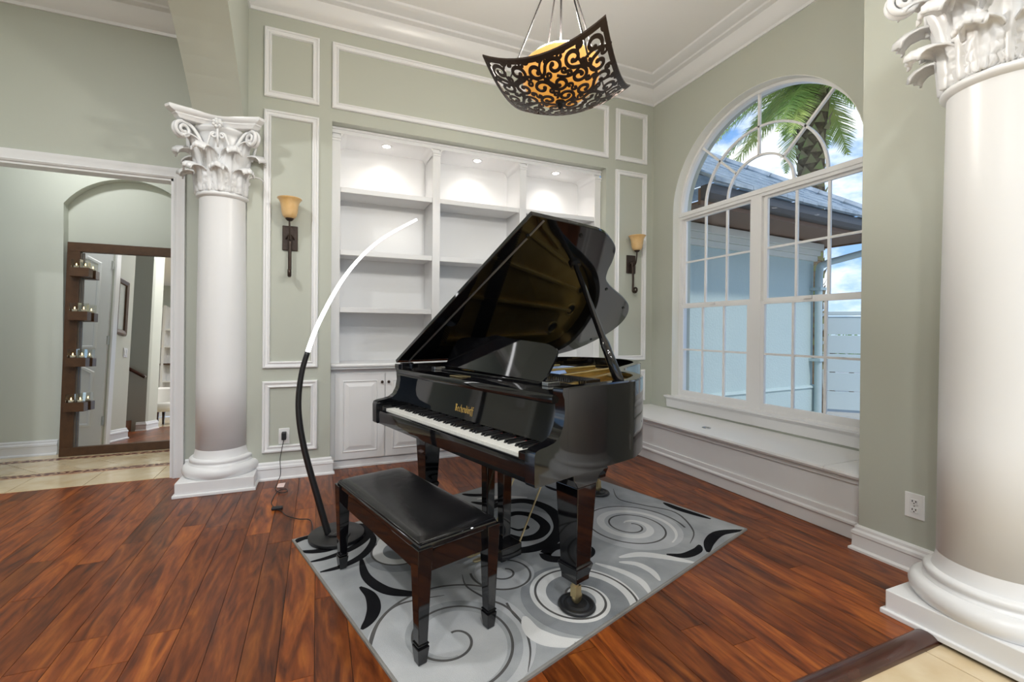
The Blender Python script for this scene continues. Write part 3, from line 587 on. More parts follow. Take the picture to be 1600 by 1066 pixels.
def letters(m, s, ox, oz, dy):
    """blackletter maker's name, drawn with a broad pen"""
    G = {'B': [[(0, 1.5), (.1, 1.35), (.1, .1), (.3, 0)], [(.0, 1.4), (.45, 1.5), (.6, 1.2), (.35, .85)], [(.35, .85), (.65, .6), (.55, .1), (.2, 0)], [(.3, 1.4), (.3, .1)]],
         'e': [[(.3, .45), (.5, .7), (.3, 1), (.08, .8), (.08, .2), (.25, 0), (.5, .15)]], 'c': [[(.48, .85), (.3, 1), (.08, .8), (.08, .2), (.25, 0), (.48, .12)]],
         'h': [[(.08, 1.55), (.08, 0)], [(.08, .8), (.32, 1), (.48, .8), (.48, .1), (.4, -.2)]], 'n': [[(.0, .9), (.08, 1), (.08, 0), (.16, .08)], [(.1, .8), (.34, 1), (.48, .8), (.48, .1), (.58, 0)]],
         'd': [[(.48, .15), (.25, 0), (.08, .2), (.08, .8), (.28, 1), (.48, .8), (.48, .2)], [(.5, .85), (.3, 1.2), (.08, 1.55)]], 'o': [[(.28, 0), (.08, .2), (.08, .8), (.28, 1), (.48, .8), (.48, .2), (.28, 0)], [(.16, 1.28), (.18, 1.38)], [(.38, 1.28), (.4, 1.38)]],
         'r': [[(.0, .9), (.1, 1), (.1, .1), (.22, 0)], [(.12, .8), (.3, 1), (.44, .88)]], 'f': [[(.4, 1.45), (.24, 1.55), (.12, 1.3), (.12, -.35)], [(-.02, .95), (.36, .95)]]}
    x = 0; n = Vector((cos(R(40)), sin(R(40))))*.075
    for ch in 'Bechendorff':
        for st in G[ch]:
            for a, b in zip(st, st[1:]):
                a = Vector(a)+Vector((x, 0)); b = Vector(b)+Vector((x, 0)); q = [a-n, a+n, b+n, b-n]
                m.add([(ox+p.x*s, dy, oz+p.y*s) for p in q], [(0, 1, 2, 3)])
        x += .8 if ch == 'B' else (.5 if ch in 'rf' else .64)
    return m
def make_piano():
    p = thing('grand_piano', 'glossy black grand piano with its lid propped open', 'piano', tuple(PO), PROT)
    O_ = rim_outline(); I_ = rim_outline(.05); n = len(O_); zb, zt = .640, 1.0
    vs = [(q.x, q.y, z) for L_, z in ((O_, zb), (O_, zt-.006), (O_, zt), (I_, zt), (I_, zb)) for q in L_]
    for i in range(2*n, 3*n): q = O_[i-2*n]; k = I_[i-2*n]; d = (k-q); vs[i] = (q.x+d.x*.12, q.y+d.y*.12, zt)
    fs = [(j*n+i, j*n+i+1, (j+1)*n+i+1, (j+1)*n+i) for j in range(4) for i in range(n-1)]+[(4*n+i, i, i+1, 4*n+i+1) for i in range(n-1)]+[(0, n, 2*n, 3*n, 4*n), (n-1, 5*n-1, 4*n-1, 3*n-1, 2*n-1)]
    MB().add(vs, fs).build('rim', BLACK, p, autos=40)
    ins = rim_outline(.03)
    MB().prism([(q.x, q.y) for q in ins], 2, .655, .685).build('bottom_board', BLACKI, p)
    armp = [(.142, .640), (-.035, .638), (-.042, .645), (-.044, .755), (-.038, .772), (-.02, .779), (.02, .784), (.062, .792), (.092, .812), (.112, .848), (.122, .90), (.118, .955), (.108, .975), (.108, .994), (.111, 1.0), (.142, 1.0)]
    for x0, x1 in ((AL, AL+.052), (AR-.052, AR)): MB().prism(armp, 0, x0, x1).build('arm', BLACK, p, autos=30)
    MB().box(AL+.052, AR-.052, -.018, .30, .637, .70).build('keybed', BLACK, p, bevel=.003)
    MB().prism([(-.030, .640), (-.033, .70), (-.030, .718), (-.022, .722), (-.008, .722), (-.006, .64)], 0, AL+.05, AR-.05).build('key_slip', BLACK, p, autos=40)
    for x0, x1 in ((AL+.052, -.004), (1.229, AR-.052)): MB().box(x0, x1, -.022, .17, .70, .752).build('key_block', BLACK, p, bevel=.006)
    wk = None; W_ = 1.225/52
    for i in range(52):
        if wk is None: wk = MB().box(.0004, W_-.0004, -.001, .16, .705, .735).build('white_key', IVORY, p, bevel=.0012)
        else: o = wk.copy(); COL.objects.link(o); o.location = (i*W_, 0, 0)
    bk = None; pat = 'A#BC#D#EF#G#'
    names = ['A', 'B', 'C', 'D', 'E', 'F', 'G']
    for i in range(51):
        if names[i % 7] in 'ACDFG':
            x = (i+1)*W_
            if bk is None:
                bk = MB().add([(-.0055, .052, .733), (.0055, .052, .733), (.0055, .16, .733), (-.0055, .16, .733), (-.0045, .060, .747), (.0045, .060, .747), (.0045, .16, .747), (-.0045, .16, .747)], [(0, 3, 2, 1), (4, 5, 6, 7), (0, 1, 5, 4), (1, 2, 6, 5), (2, 3, 7, 6), (3, 0, 4, 7)]).build('black_key', EBONY, p); bk.location = (x, 0, 0)
            else: o = bk.copy(); COL.objects.link(o); o.location = (x, 0, 0)
    MB().box(0, 1.225, .150, .157, .733, .7365).build('key_felt', REDFELT, p)
    fb = MB().prism([(.158, .748), (.170, .744), (.205, .90), (.205, .935), (.190, .935), (.186, .91)], 0, AL+.05, AR-.05).build('fallboard', BLACK, p, autos=30)
    lt = letters(MB(), .0245, .515, .783, 0); lt.V = [(x, .158+(z-.748)*.1728-.0010, z) for x, y, z in lt.V]; lt.build('maker_name', mat('gold_leaf_lettering', (.80, .52, .13), .45), fb)
    MB().prism([(.104, .930), (.100, .940), (.100, .958), (.106, .968), (.16, .972), (.24, .972), (.24, .955), (.16, .935)], 0, AL+.05, AR-.05).build('front_rail', BLACK, p, autos=40)
    MB().box(AL+.06, AR-.06, .24, .44, .95, .968).build('desk_slide', BLACKI, p, bevel=.003)
    MB().box(.50, .61, .135, .20, .9725, .9765).build('rail_plate', BRASS, p, bevel=.002)
    # music desk with wavy top
    top = spline([(.21, .02, 0), (.24, .15, 0), (.30, .205, 0), (.50, .213, 0), (.62, .228, 0), (.75, .212, 0), (.95, .198, 0), (1.05, .185, 0), (1.10, .15, 0), (1.08, .05, 0), (1.055, .0, 0)], 5)
    prof = [(q.x, q.y) for q in top]
    md = MB().prism(prof, 2, 0, .014); tl = R(70); md.V = [(x, .30+y*cos(tl)-z*sin(tl), .978+y*sin(tl)+z*cos(tl)) for x, y, z in md.V]; md.build('music_desk', BLACK, p, bevel=.002)
    MB().box(.21, 1.06, .265, .315, .968, .985).build('desk_ledge', BLACK, p, bevel=.003)
    for s in (.12, 1.10): MB().box(s-.02, s+.02, .26, .34, .968, .99).build('desk_hinge', CHROME, p, bevel=.003)
    MB().box(AL+.052, AL+.08, .12, .20, .97, 1.01).build('lid_block', BLACK, p)
    # iron plate, strings
    pi_ = [q for q in rim_outline(.055) if q.y > .42]; pi_ = [(q.x, q.y) for q in pi_]
    pl = MB().prism([(1.28, .44)]+pi_+[(AL+.06, .44)], 2, .905, .915).build('iron_plate', GOLD, p)
    for (a0, b0, a1, b1, w) in ((1.0, .5, .70, 1.40, .028), (.70, .5, .50, 1.60, .028), (.38, .5, .30, 1.65, .028), (.02, .5, .06, 1.5, .028)):
        d = Vector((a1-a0, b1-b0)).normalized(); nn = Vector((-d.y, d.x))*w/2
        q = [(a0-nn.x, b0-nn.y), (a0+nn.x, b0+nn.y), (a1+nn.x, b1+nn.y), (a1-nn.x, b1-nn.y)]; MB().prism(q, 2, .915, .950).build('plate_strut', GOLD, pl, bevel=.006)
    MB().prism([(1.28, .62), (1.28, .72), (1.10, .92), (.98, 1.00), (.86, 1.2), (.80, 1.2), (.93, .95), (1.12, .80), (1.17, .62)], 2, .915, .968).build('plate_flange', GOLD, pl, bevel=.01)
    for hx, hy, hr in ((1.18, .52, .035), (1.08, .54, .03), (.12, 1.55, .045), (.3, 1.68, .045), (.5, 1.7, .04), (.85, .52, .03)):
        MB().lathe([(hr*1.35, .915), (hr*1.3, .921), (hr, .921), (hr*.98, .9165)], 24, (hx, hy, 0), cap=False).build('plate_ring', GOLD, pl, smooth=1)
        MB().lathe([(.0005, .9168), (hr, .9168)], 24, (hx, hy, 0), cap=False).build('plate_hole', BLACKI, pl)
    st = MB()
    for i in range(90):
        t = i/89; a0 = .0+1.24*t; a1 = .06+.98*t; b1 = 1.62-1.0*t**.8 if t > .22 else 1.55; st.tube([(a0, .56, .935), (a1, b1, .935)], .0011, 3, cap=False)
    so = st.build('strings', CHROME, p); so['kind'] = 'stuff'
    dm = MB()
    for i in range(60): x = .01+1.0*i/59; dm.box(x-.005, x+.005, .66+.05*(1-i/59), .78+.05*(1-i/59), .937, .962)
    d_ = dm.build('dampers', BLACKI, p); d_['kind'] = 'stuff'
    MB().prism([(.02, .79), (1.0, .74), (1.0, .76), (.02, .81)], 2, .936, .944).build('damper_felt', REDFELT, p)
    tp = MB()
    for i in range(80):
        for j in range(3): tp.box(.0+1.2*i/79-.003, .0+1.2*i/79+.003, .455+j*.022, .461+j*.022, .915, .945)
    t_ = tp.build('tuning_pins', CHROME, p); t_['kind'] = 'stuff'
    # lid, hinged on the bass side
    A = R(29.5); out = [Vector((1.456, .121, 0)), Vector((1.459, .35, 0))]+spline([(a, b, 0) for a, b in LIDPB[2:17]], 5)+[Vector((-.0, .121, 0))]
    lid = MB().prism([(q.x, q.y) for q in out], 2, 0, .022)
    def LT(x, y, z): return (-.115+x*cos(A)-z*sin(A), y, 1.004+x*sin(A)+z*cos(A))
    lid.V = [LT(*v) for v in lid.V]; lo = lid.build('lid', BLACK, p, bevel=.004, autos=40)
    hs = MB().box(.02, 1.44, .200, .210, -.004, .0); hs.V = [LT(*v) for v in hs.V]; hs.build('flap_hinge', mat('hinge_highlight_grey', (.16, .16, .165), .3), lo)  # hinge strip, its grey standing in for a highlight along the lid
    for x, y in ((1.33, .20), (1.40, .50), (1.0, 1.18), (.80, 1.62), (.30, 1.80)):
        b_ = MB().lathe([(.009, -.008), (.010, 0)], 12, (x, y, 0)); b_.V = [LT(*v) for v in b_.V]; b_.build('bumper', BLACKI, lo)
    q = Vector(LT(1.196, .664, -.002)); b0 = Vector((1.312, .53, .985)); dr = (q-b0)
    MB().tube([b0, b0+dr*.30, b0+dr*.34, b0+dr*.97, q], [.024, .022, .017, .013, .010], 8).build('lid_prop', BLACK, p, smooth=1)
    cp_ = MB().lathe([(.03, -.02), (.03, 0)], 18, (1.196, .664, 0)); cp_.V = [LT(*v) for v in cp_.V]; cp_.build('prop_socket', BLACKI, lo)
    # legs
    for (x, y, rot) in ((1.25, .305, 0), (-.005, .305, 0), (.476, 1.470, 0)):
        L_ = MB(); zt_ = .645
        L_.frustum(x, y, .145, .085, .085, .565, .125, .125).frustum(x, y, .215, .108, .108, .225, .096, .096).frustum(x, y, .150, .078, .078, .215, .112, .112)
        L_.prism([(y-.0625, .565), (y+.0625, .565), (y+.085, .60), (y+.15, .632), (y+.17, zt_+.012), (y-.10, zt_+.012), (y-.085, .60)], 0, x-.0625, x+.0625)
        lg = L_.build('leg', BLACK, p, bevel=.003)
        MB().lathe([(.018, .150), (.014, .10)], 14, (x, y, 0)).box(x-.016, x+.016, y-.012, y+.022, .062, .112).build('caster_fork', BRASS, lg)
        w = MB().lathe([(.025, -.009), (.027, 0), (.025, .009)], 20); w.V = [(x+z, y+.012+xx, .0575+yy) for xx, yy, z in w.V]; w.build('caster_wheel', BRASS, lg, smooth=1)
    # pedal lyre
    ly = MB().box(.63, .83, .24, .36, .60, .66).build('lyre_head', BLACK, p)
    for x in (.660, .795): MB().frustum(x, .285, .125, .042, .05, .64, .055, .06).build('lyre_post', BLACK, p, bevel=.003)
    lb = MB().box(.60, .865, .21, .345, .075, .140).build('pedal_box', BLACK, p, bevel=.004)
    for x in (.675, .73, .785):
        MB().prism([(x-.008, .21), (x+.008, .21), (x+.011, .16), (x+.013, .11), (x+.006, .095), (x-.006, .095), (x-.013, .11), (x-.011, .16)], 2, .082, .090).build('pedal', BRASS, lb, bevel=.002)
        MB().tube([(x, .30, .13), (x, .30, .64)], .003, 6).build('pedal_rod', BRASS, lb)
    for x in (.64, .845): MB().tube([(x, .34, .12), (x+.06, .58, .65)], .005, 6).build('lyre_brace', BRASS, lb)
    for (x, y), nm in zip(((1.25, .317), (-.005, .317), (.476, 1.482)), ('front leg nearest the rug edge', 'left front leg by the bookcase', 'rear tail leg')):
        w = PO+Vector((x*sin(TH)+y*cos(TH), -x*cos(TH)+y*sin(TH), 0)); k = .0150
        c = thing('caster_cup', 'round black caster cup under the piano %s' % nm, 'caster cup', (w.x, w.y, k+.0015))
        MB().lathe([(.078, 0), (.083, .006), (.078, .015), (.066, .017), (.060, .010), (.052, .010), (.047, .018), (.040, .017), (.036, .0135), (.001, .0135)], 30).build('cup', LAMPBLK, c, smooth=1)
make_piano()
# ------------------------------------------------------------------ bench
def make_bench():
    b = thing('piano_bench', 'black piano bench with padded leather seat in front of the keyboard', 'bench', tuple(PO), PROT)
    x0, x1, y0, y1 = .300, 1.135, -.408, -.045; zb = ZR
    MB().box(x0, x1, y0, y1, .425, .452).build('top_board', BLACK, b, bevel=.006)
    def cush(u, v):
        a = (u-.5)*2; c = (v-.5)*2; X = (x0+x1)/2+a*(x1-x0)/2*.985; Y = (y0+y1)/2+c*(y1-y0)/2*.975
        e = (1-abs(a)**18)*(1-abs(c)**9); return (X, Y, .453+.019*max(0, e)**.5+.007*(1-a*a)*(1-c*c))
    cm = MB().grid(cush, 40, 24); cm.build('cushion', LEATHER, b, smooth=1)
    MB().tube([(x0+.012, y0+.008, .455), (x1-.012, y0+.008, .455), (x1-.012, y1-.008, .455), (x0+.012, y1-.008, .455), (x0+.012, y0+.008, .455)], .005, 8).build('seat_piping', LEATHER, b, smooth=1)
    lx0, lx1, ly0, ly1 = .318, 1.112, -.385, -.068
    MB().box(lx0, lx1, ly0-.005, ly0+.012, .335, .425).build('apron', BLACK, b, bevel=.002); MB().box(lx0, lx1, ly1-.012, ly1+.005, .335, .425).build('apron', BLACK, b, bevel=.002)
    MB().box(lx0-.005, lx0+.012, ly0, ly1, .335, .425).build('apron', BLACK, b, bevel=.002); MB().box(lx1-.012, lx1+.005, ly0, ly1, .335, .425).build('apron', BLACK, b, bevel=.002)
    lg = None
    for x in (lx0, lx1):
        for y in (ly0, ly1):
            if lg is None:
                m = MB(); m.frustum(0, 0, .055, .036, .036, .425, .062, .062).frustum(0, 0, .062, .036, .036, .074, .048, .048).frustum(0, 0, 0, .034, .034, .062, .048, .048); lg = m.build('leg', BLACK, b, bevel=.002); lg.location = (x, y, zb)
            else: o = lg.copy(); COL.objects.link(o); o.location = (x, y, zb)
make_bench()
# ------------------------------------------------------------------ arc floor lamp with its cord
def make_lamp():
    bx, by = -3.412, -1.24
    l = thing('floor_lamp', 'black arc floor lamp with glowing white LED tube beside the bench', 'lamp', (bx, by, 0))
    MB().lathe([(.152, ZR+.002), (.155, ZR+.005), (.155, ZR+.020), (.150, ZR+.024), (.02, ZR+.0245)], 48, (bx, by, 0)).build('base', LAMPBLK, l, world=1, autos=50)
    pts = spline([(x, by, z) for x, z in ((-3.457, .036), (-3.514, .248), (-3.59, .549), (-3.62, .768), (-3.609, .949), (-3.574, 1.093), (-3.51, 1.275), (-3.372, 1.539), (-3.191, 1.748), (-2.956, 1.906))], 8)
    k = 40
    MB().tube(pts[:k+1], [.024-.006*i/k for i in range(k+1)], 12, flat=(.8, 1.)).build('stem', LAMPBLK, l, world=1, smooth=1)
    MB().tube(pts[k:], [.013-.006*i/(len(pts)-k-1) for i in range(len(pts)-k)], 12).build('light_tube', LEDMAT, l, world=1, smooth=1)
    # power cord: wall adapter, cable, tag, inline switch
    ad = MB().box(-3.787, -3.752, -.062, -.012, .325, .385).build('power_adapter', LAMPBLK, l, world=1, bevel=.005)
    def c3(x, y, z=.008): q = flo(x, y, z); return (q.x, q.y, z)
    p = [(-3.77, -.04, .325), (-3.782, -.045, .26), (-3.795, -.055, .17), (-3.79, -.08, .06), c3(434, 752), c3(430, 764), c3(438, 770), c3(449, 768), c3(446, 764), c3(434, 768), c3(428, 776), c3(424, 786), c3(430, 794), c3(440, 799), c3(448, 806), c3(466, 811), c3(483, 812), c3(488, 822, .012), (bx-.14, by+.01, .030)]
    MB().tube(spline(p, 6), .0028, 6).build('power_cord', LAMPBLK, l, world=1, smooth=1)
    s = Vector(c3(433, 795)); MB().box(s.x-.035, s.x+.035, s.y-.017, s.y+.017, .0035, .022).build('inline_switch', LAMPBLK, l, world=1, bevel=.006)
    s = Vector(c3(439, 761)); MB().add([(s.x-.03, s.y, .008), (s.x+.02, s.y-.02, .010), (s.x+.03, s.y+.02, .030), (s.x-.02, s.y+.03, .026)], [(0, 1, 2, 3)]).build('paper_tag', mat('pink_paper', (.8, .62, .58), .8), l, world=1, solid=.001)
    r = thing('remote_control', 'small black remote control lying on the lamp base', 'remote', (-3.40, -1.285, ZR+.025), R(-22))
    MB().box(-.06, .06, -.019, .019, 0, .011).build('body', LAMPBLK, r, bevel=.004)
    for i in range(5):
        for j in (-1, 1): MB().box(-.045+i*.02-.005, -.045+i*.02+.005, j*.008-.004, j*.008+.004, .011, .013).build('button', mat('button_grey', (.08, .08, .08), .5), r)
make_lamp()
# ------------------------------------------------------------------ outlets
def outlet(name, label, o, u, n, plug=False):
    t = thing(name, label, 'outlet', tuple(o)); u = Vector(u); n = Vector(n); z = Vector((0, 0, 1))
    def bx(a0, a1, z0, z1, d0, d1):
        m = MB().box(a0, a1, d0, d1, z0, z1); m.V = [tuple(u*x+n*y+z*zz) for x, y, zz in m.V]; return m
    bx(-.040, .040, -.064, .064, 0, .006).build('plate', PLASTIC, t, bevel=.003)
    for s in (-1, 1):
        r = bx(-.017, .017, s*.021-.014, s*.021+.014, .006, .009).build('receptacle', PLASTIC, t, bevel=.003)
        for a, w in ((-.007, .0018), (.007, .0018)): bx(a-w, a+w, s*.021-.002, s*.021+.008, .0088, .0094).build('slot', LAMPBLK, r)
        bx(-.0025, .0025, s*.021-.010, s*.021-.005, .0088, .0094).build('slot', LAMPBLK, r)
    m = bx(-.003, .003, -.003, .003, .006, .0075).build('screw', CHROME, t)
outlet('wall_outlet', 'white duplex outlet with the lamp adapter plugged in', (-3.771, 0, .346), (1, 0, 0), (0, -1, 0))
outlet('wall_outlet', 'white duplex outlet on the sage wall beside right column', (-.664, -2.636, .342), (0, 1, 0), (-1, 0, 0))
# ------------------------------------------------------------------ sconces
def make_sconce():
    s = thing('wall_sconce', 'amber glass bell sconce on iron scroll bracket left of the bookcase', 'sconce', (-3.735, 0, 1.96), 0, 'bell sconces on the back wall')
    MB().box(-.058, .058, -.016, 0, -.10, .10).build('back_plate', BRONZE, s, bevel=.004)
    pts = spline([(0, -.02, .02), (0, -.05, -.02), (0, -.085, .0), (0, -.10, .06), (0, -.105, .125)], 6); MB().tube(pts, .007, 8).build('stem', BRONZE, s, smooth=1)
    pts = [(0, -.03, .02), (0, -.04, -.05), (0, -.045, -.15), (0, -.045, -.24)]; pts = spline(pts, 6)
    cz, cy = -.285, -.080
    for i in range(26): a = pi*.05+i/26*2*pi*1.25; rr = .036*(1-.65*i/26); pts.append(Vector((0, cy+rr*cos(a), cz-rr*sin(a))))
    MB().tube(pts, [.014]*8+[.012]*(len(pts)-8), 8, flat=(1.1, .7)).build('scroll_bracket', BRONZE, s, smooth=1)
    MB().tube([(-.03, -.02, -.01), (-.012, -.035, .025), (.012, -.035, .025), (.03, -.02, -.01)], .006, 6).build('plate_scroll', BRONZE, s, smooth=1)
    MB().lathe([(.006, .118), (.020, .122), (.030, .134), (.034, .145)], 20, (0, -.105, 0)).build('cup', BRONZE, s, smooth=1)
    MB().lathe([(.020, .136), (.038, .142), (.052, .160), (.060, .195), (.064, .235), (.070, .262), (.082, .285), (.092, .294), (.090, .297), (.078, .288), (.066, .265), (.060, .235), (.056, .195), (.048, .162), (.034, .146), (.020, .140)], 32, (0, -.105, 0), cap=False).build('bell_shade', AMBER, s, smooth=1)
    return s
sc0 = make_sconce(); copy_tree(sc0, None, (-.305, 0, 1.96), 0, 'amber glass bell sconce on iron scroll bracket in the corner near the window')
# ------------------------------------------------------------------ pendant
def make_pendant():
    zc = 2.5; L_, N_, R_ = [CAM+ray(*q)*((zc-CAM.z)/ray(*q).z) for q in ((749, 88), (940, 26), (990, 132))]
    ctr = (L_+R_)/2; ctr.z = 0; side = .565; ang = R(131-45+0)   # corners toward L,N,R
    e1 = (L_-N_); e1.z = 0; a_ = atan2(e1.y, e1.x); H = side/2; DEP = .155
    p = thing('pendant_light', 'square scrollwork pendant lamp with lit amber bowl hanging from ceiling', 'pendant', (ctr.x, ctr.y, zc), a_)
    def S(u, v, d=0): return (u*H, v*H, -DEP*(1-(u*u+v*v)/2)+d)
    # rolled edge band
    ring = []
    for k in range(4):
        for i in range(14):
            t = -1+2*i/14; u, v = ((t, -1), (1, t), (-t, 1), (-1, -t))[k]; ring.append((u, v))
    n = len(ring); vs = []
    for u, v in ring: vs += [S(u, v, .004), S(u, v, -.004), S(u*.93, v*.93, -.004), S(u*.93, v*.93, .004)]
    MB().add(vs, [(4*i+j, 4*((i+1) % n)+j, 4*((i+1) % n)+(j+1) % 4, 4*i+(j+1) % 4) for i in range(n) for j in range(4)]).build('edge_band', BRONZE, p)
    def strip(m, P, w0, w1):
        k = len(P); vs = []
        for i in range(k):
            T = (P[min(i+1, k-1)]-P[max(i-1, 0)]); T = T.normalized() if T.length > 1e-9 else Vector((1, 0)); Nn = Vector((-T.y, T.x)); w = w0+(w1-w0)*i/(k-1)
            for sgn in (1, -1):
                q = P[i]+Nn*w*sgn; q = Vector((max(-.97, min(.97, q.x)), max(-.97, min(.97, q.y)))); vs += [S(q.x, q.y, .002), S(q.x, q.y, -.002)]
        m.add(vs, [(4*i+a, 4*i+b, 4*(i+1)+b, 4*(i+1)+a) for i in range(k-1) for a, b in ((0, 1), (1, 3), (3, 2), (2, 0))])
    rnd = random.Random(3); gm = MB()
    def dot(e, rr):
        k = 10; gm.add([S(e.x+rr*cos(2*pi*i/k), e.y+rr*sin(2*pi*i/k), .002) for i in range(k)]+[S(e.x+rr*cos(2*pi*i/k), e.y+rr*sin(2*pi*i/k), -.002) for i in range(k)], [tuple(range(k)), tuple(range(k, 2*k))[::-1]]+[(i, (i+1) % k, k+(i+1) % k, k+i) for i in range(k)])
    def coil(c, m_, hand, turns, r1):
        """points from the rim point m_ winding inwards round c"""
        a0 = atan2(m_.y-c.y, m_.x-c.x); r0 = (m_-c).length; n = 26; return [c+Vector((cos(a0+hand*turns*2*pi*i/n), sin(a0+hand*turns*2*pi*i/n)))*(r0+(r1-r0)*(i/n)**.75) for i in range(n+1)]
    def sscroll(c1, c2, hand, w):
        mid = (c1+c2)/2; A = coil(c1, mid, hand, rnd.uniform(.95, 1.25), .045); B = coil(c2, mid, hand, rnd.uniform(.95, 1.25), .045)
        strip(gm, A[::-1]+B[1:], w, w); dot(A[-1], .036); dot(B[-1], .036)
    NC = 6; cs = 1.86/NC; cell = lambda i, j: Vector((-.93+cs*(i+.5), -.93+cs*(j+.5)))
    for bi in range(NC//2):
        for bj in range(NC//2):
            i, j = 2*bi, 2*bj
            pr_ = (((i, j), (i+1, j)), ((i, j+1), (i+1, j+1))) if (bi+bj) % 2 else (((i, j), (i, j+1)), ((i+1, j), (i+1, j+1)))
            for n_, (a, b) in enumerate(pr_): sscroll(cell(*a), cell(*b), 1 if n_ else -1, .026)
    for i in range(NC+1):   # small curls in the gaps between the scrolls
        for j in range(NC+1):
            q = Vector((-.93+cs*i, -.93+cs*j)); h_ = 1 if (i+j) % 2 else -1; a = rnd.uniform(0, 2*pi)
            for sg in (0, pi):
                e = Vector((cos(a+sg), sin(a+sg))); P = coil(q+e*.055, q, h_, .8, .02); strip(gm, P, .020, .018); dot(P[-1], .026)
    for sg in range(4):   # arcs tying the corners together
        a = sg*pi/2; d = Vector((cos(a), sin(a))); t_ = Vector((-sin(a), cos(a)))
        for off in (-.62, 0, .62): strip(gm, [d*(.15+.80*i/20)+t_*(off+.09*sin(i/20*2*pi)) for i in range(21)], .020, .018)
    gm.build('scroll_grille', BRONZE, p)
    MB().lathe([(.002, -.142), (.06, -.139), (.12, -.122), (.165, -.085), (.185, -.04), (.190, -.005), (.185, .02), (.15, .052), (.10, .072), (.04, .082), (.002, .083)], 40).build('glass_bowl', amber_lit(.62), p, smooth=1)
    MB().lathe([(.004, -.185), (.012, -.178), (.016, -.168), (.010, -.160), (.022, -.156), (.024, -.150), (.006, -.146)], 18).build('finial', IRON, p, smooth=1)
    tz = 3.07-zc
    for u, v in ((-.66, -.66), (.66, -.66), (.66, .66), (-.66, .66)): MB().tube([S(u, v), (0.012*u, .012*v, tz)], .0042, 6).build('rod', IRON, p)
    MB().tube([(0, 0, .08), (0, 0, tz)], .005, 6).build('rod', IRON, p)
    MB().lathe([(.03, tz-.01), (.034, tz+.005), (.012, tz+.03), (.010, CEZ-zc-.03), (.065, CEZ-zc-.028), (.068, CEZ-zc)], 20).build('canopy_stem', BRONZE, p, autos=40)
    for k in range(4):
        a = k*pi/2+.6; ld = bpy.data.lights.new('pendant_bulb', 'POINT'); ld.energy = 17; ld.color = (1, .96, .90); ld.shadow_soft_size = .06
        lo = bpy.data.objects.new('pendant_bulb', ld); COL.objects.link(lo); lo.parent = p; lo.location = (.08*cos(a), .08*sin(a), .16)
make_pendant()
# ------------------------------------------------------------------ hall mirror
def make_mirror():
    tl = atan2(.14, 2.04); m = thing('leaning_mirror', 'tall brown framed mirror leaning in the hall niche', 'mirror', (-5.77, 1.33, .002)); m.rotation_euler = (-tl, 0, 0)
    W_, H_, fw = 1.06, 2.045, .10
    f = MB(); f.box(0, W_, 0, .045, 0, fw-.02).box(0, W_, 0, .045, H_-fw+.01, H_).box(0, fw, 0, .045, fw-.02, H_-fw+.01).box(W_-fw, W_, 0, .045, fw-.02, H_-fw+.01); f.build('frame', MIRFRAME, m, bevel=.003)
    MB().box(fw-.01, W_-fw+.01, .028, .038, fw-.03, H_-fw+.02).build('mirror_glass', MIRROR, m)
    MB().box(fw, fw+.014, .012, .03, fw-.02, H_-fw).box(fw+.02, fw+.028, .018, .03, fw-.02, H_-fw).build('inner_bead', mat('bead_metal', (.12, .10, .08), .4), m)
    for i, z in enumerate((1.70, 1.28, .84, .42)):
        b = MB().box(fw-.045, fw+.105, -.085, -.0, z, z+.085).box(fw-.06, fw+.03, -.03, .0, z+.01, z+.075).build('candle_ledge', MIRFRAME, m, bevel=.003)
        for k in range(2):
            x = fw-.005+k*.068
            t = thing('candle_glass', 'small clear votive glass with lit candle, %s ledge of the mirror, %s glass' % (('top', 'second', 'third', 'bottom')[i], ('left', 'right')[k]), 'candle', (0, 0, 0), 0, 'votive candles on the mirror')
            wp = Matrix.Translation((-5.77, 1.33, .002)) @ Matrix.Rotation(-tl, 4, 'X') @ Vector((x, -.045, z+.0855)); t.location = wp
            g = MB(); s = .029
            for a, c in (((-s, -s), (s, -s)), ((s, -s), (s, s)), ((s, s), (-s, s)), ((-s, s), (-s, -s))): g.add([(a[0], a[1], 0), (c[0], c[1], 0), (c[0], c[1], .082), (a[0], a[1], .082)], [(0, 1, 2, 3)])
            g.build('glass', VOTIVE, t); MB().lathe([(.019, .002), (.019, .022), (.002, .023)], 16).build('wax', mat('candle_wax', (.85, .8, .68), .5), t, smooth=1)
            MB().lathe([(.001, .024), (.005, .030), (.004, .038), (.0006, .048)], 10).build('flame', CANDLE, t, smooth=1)
make_mirror()
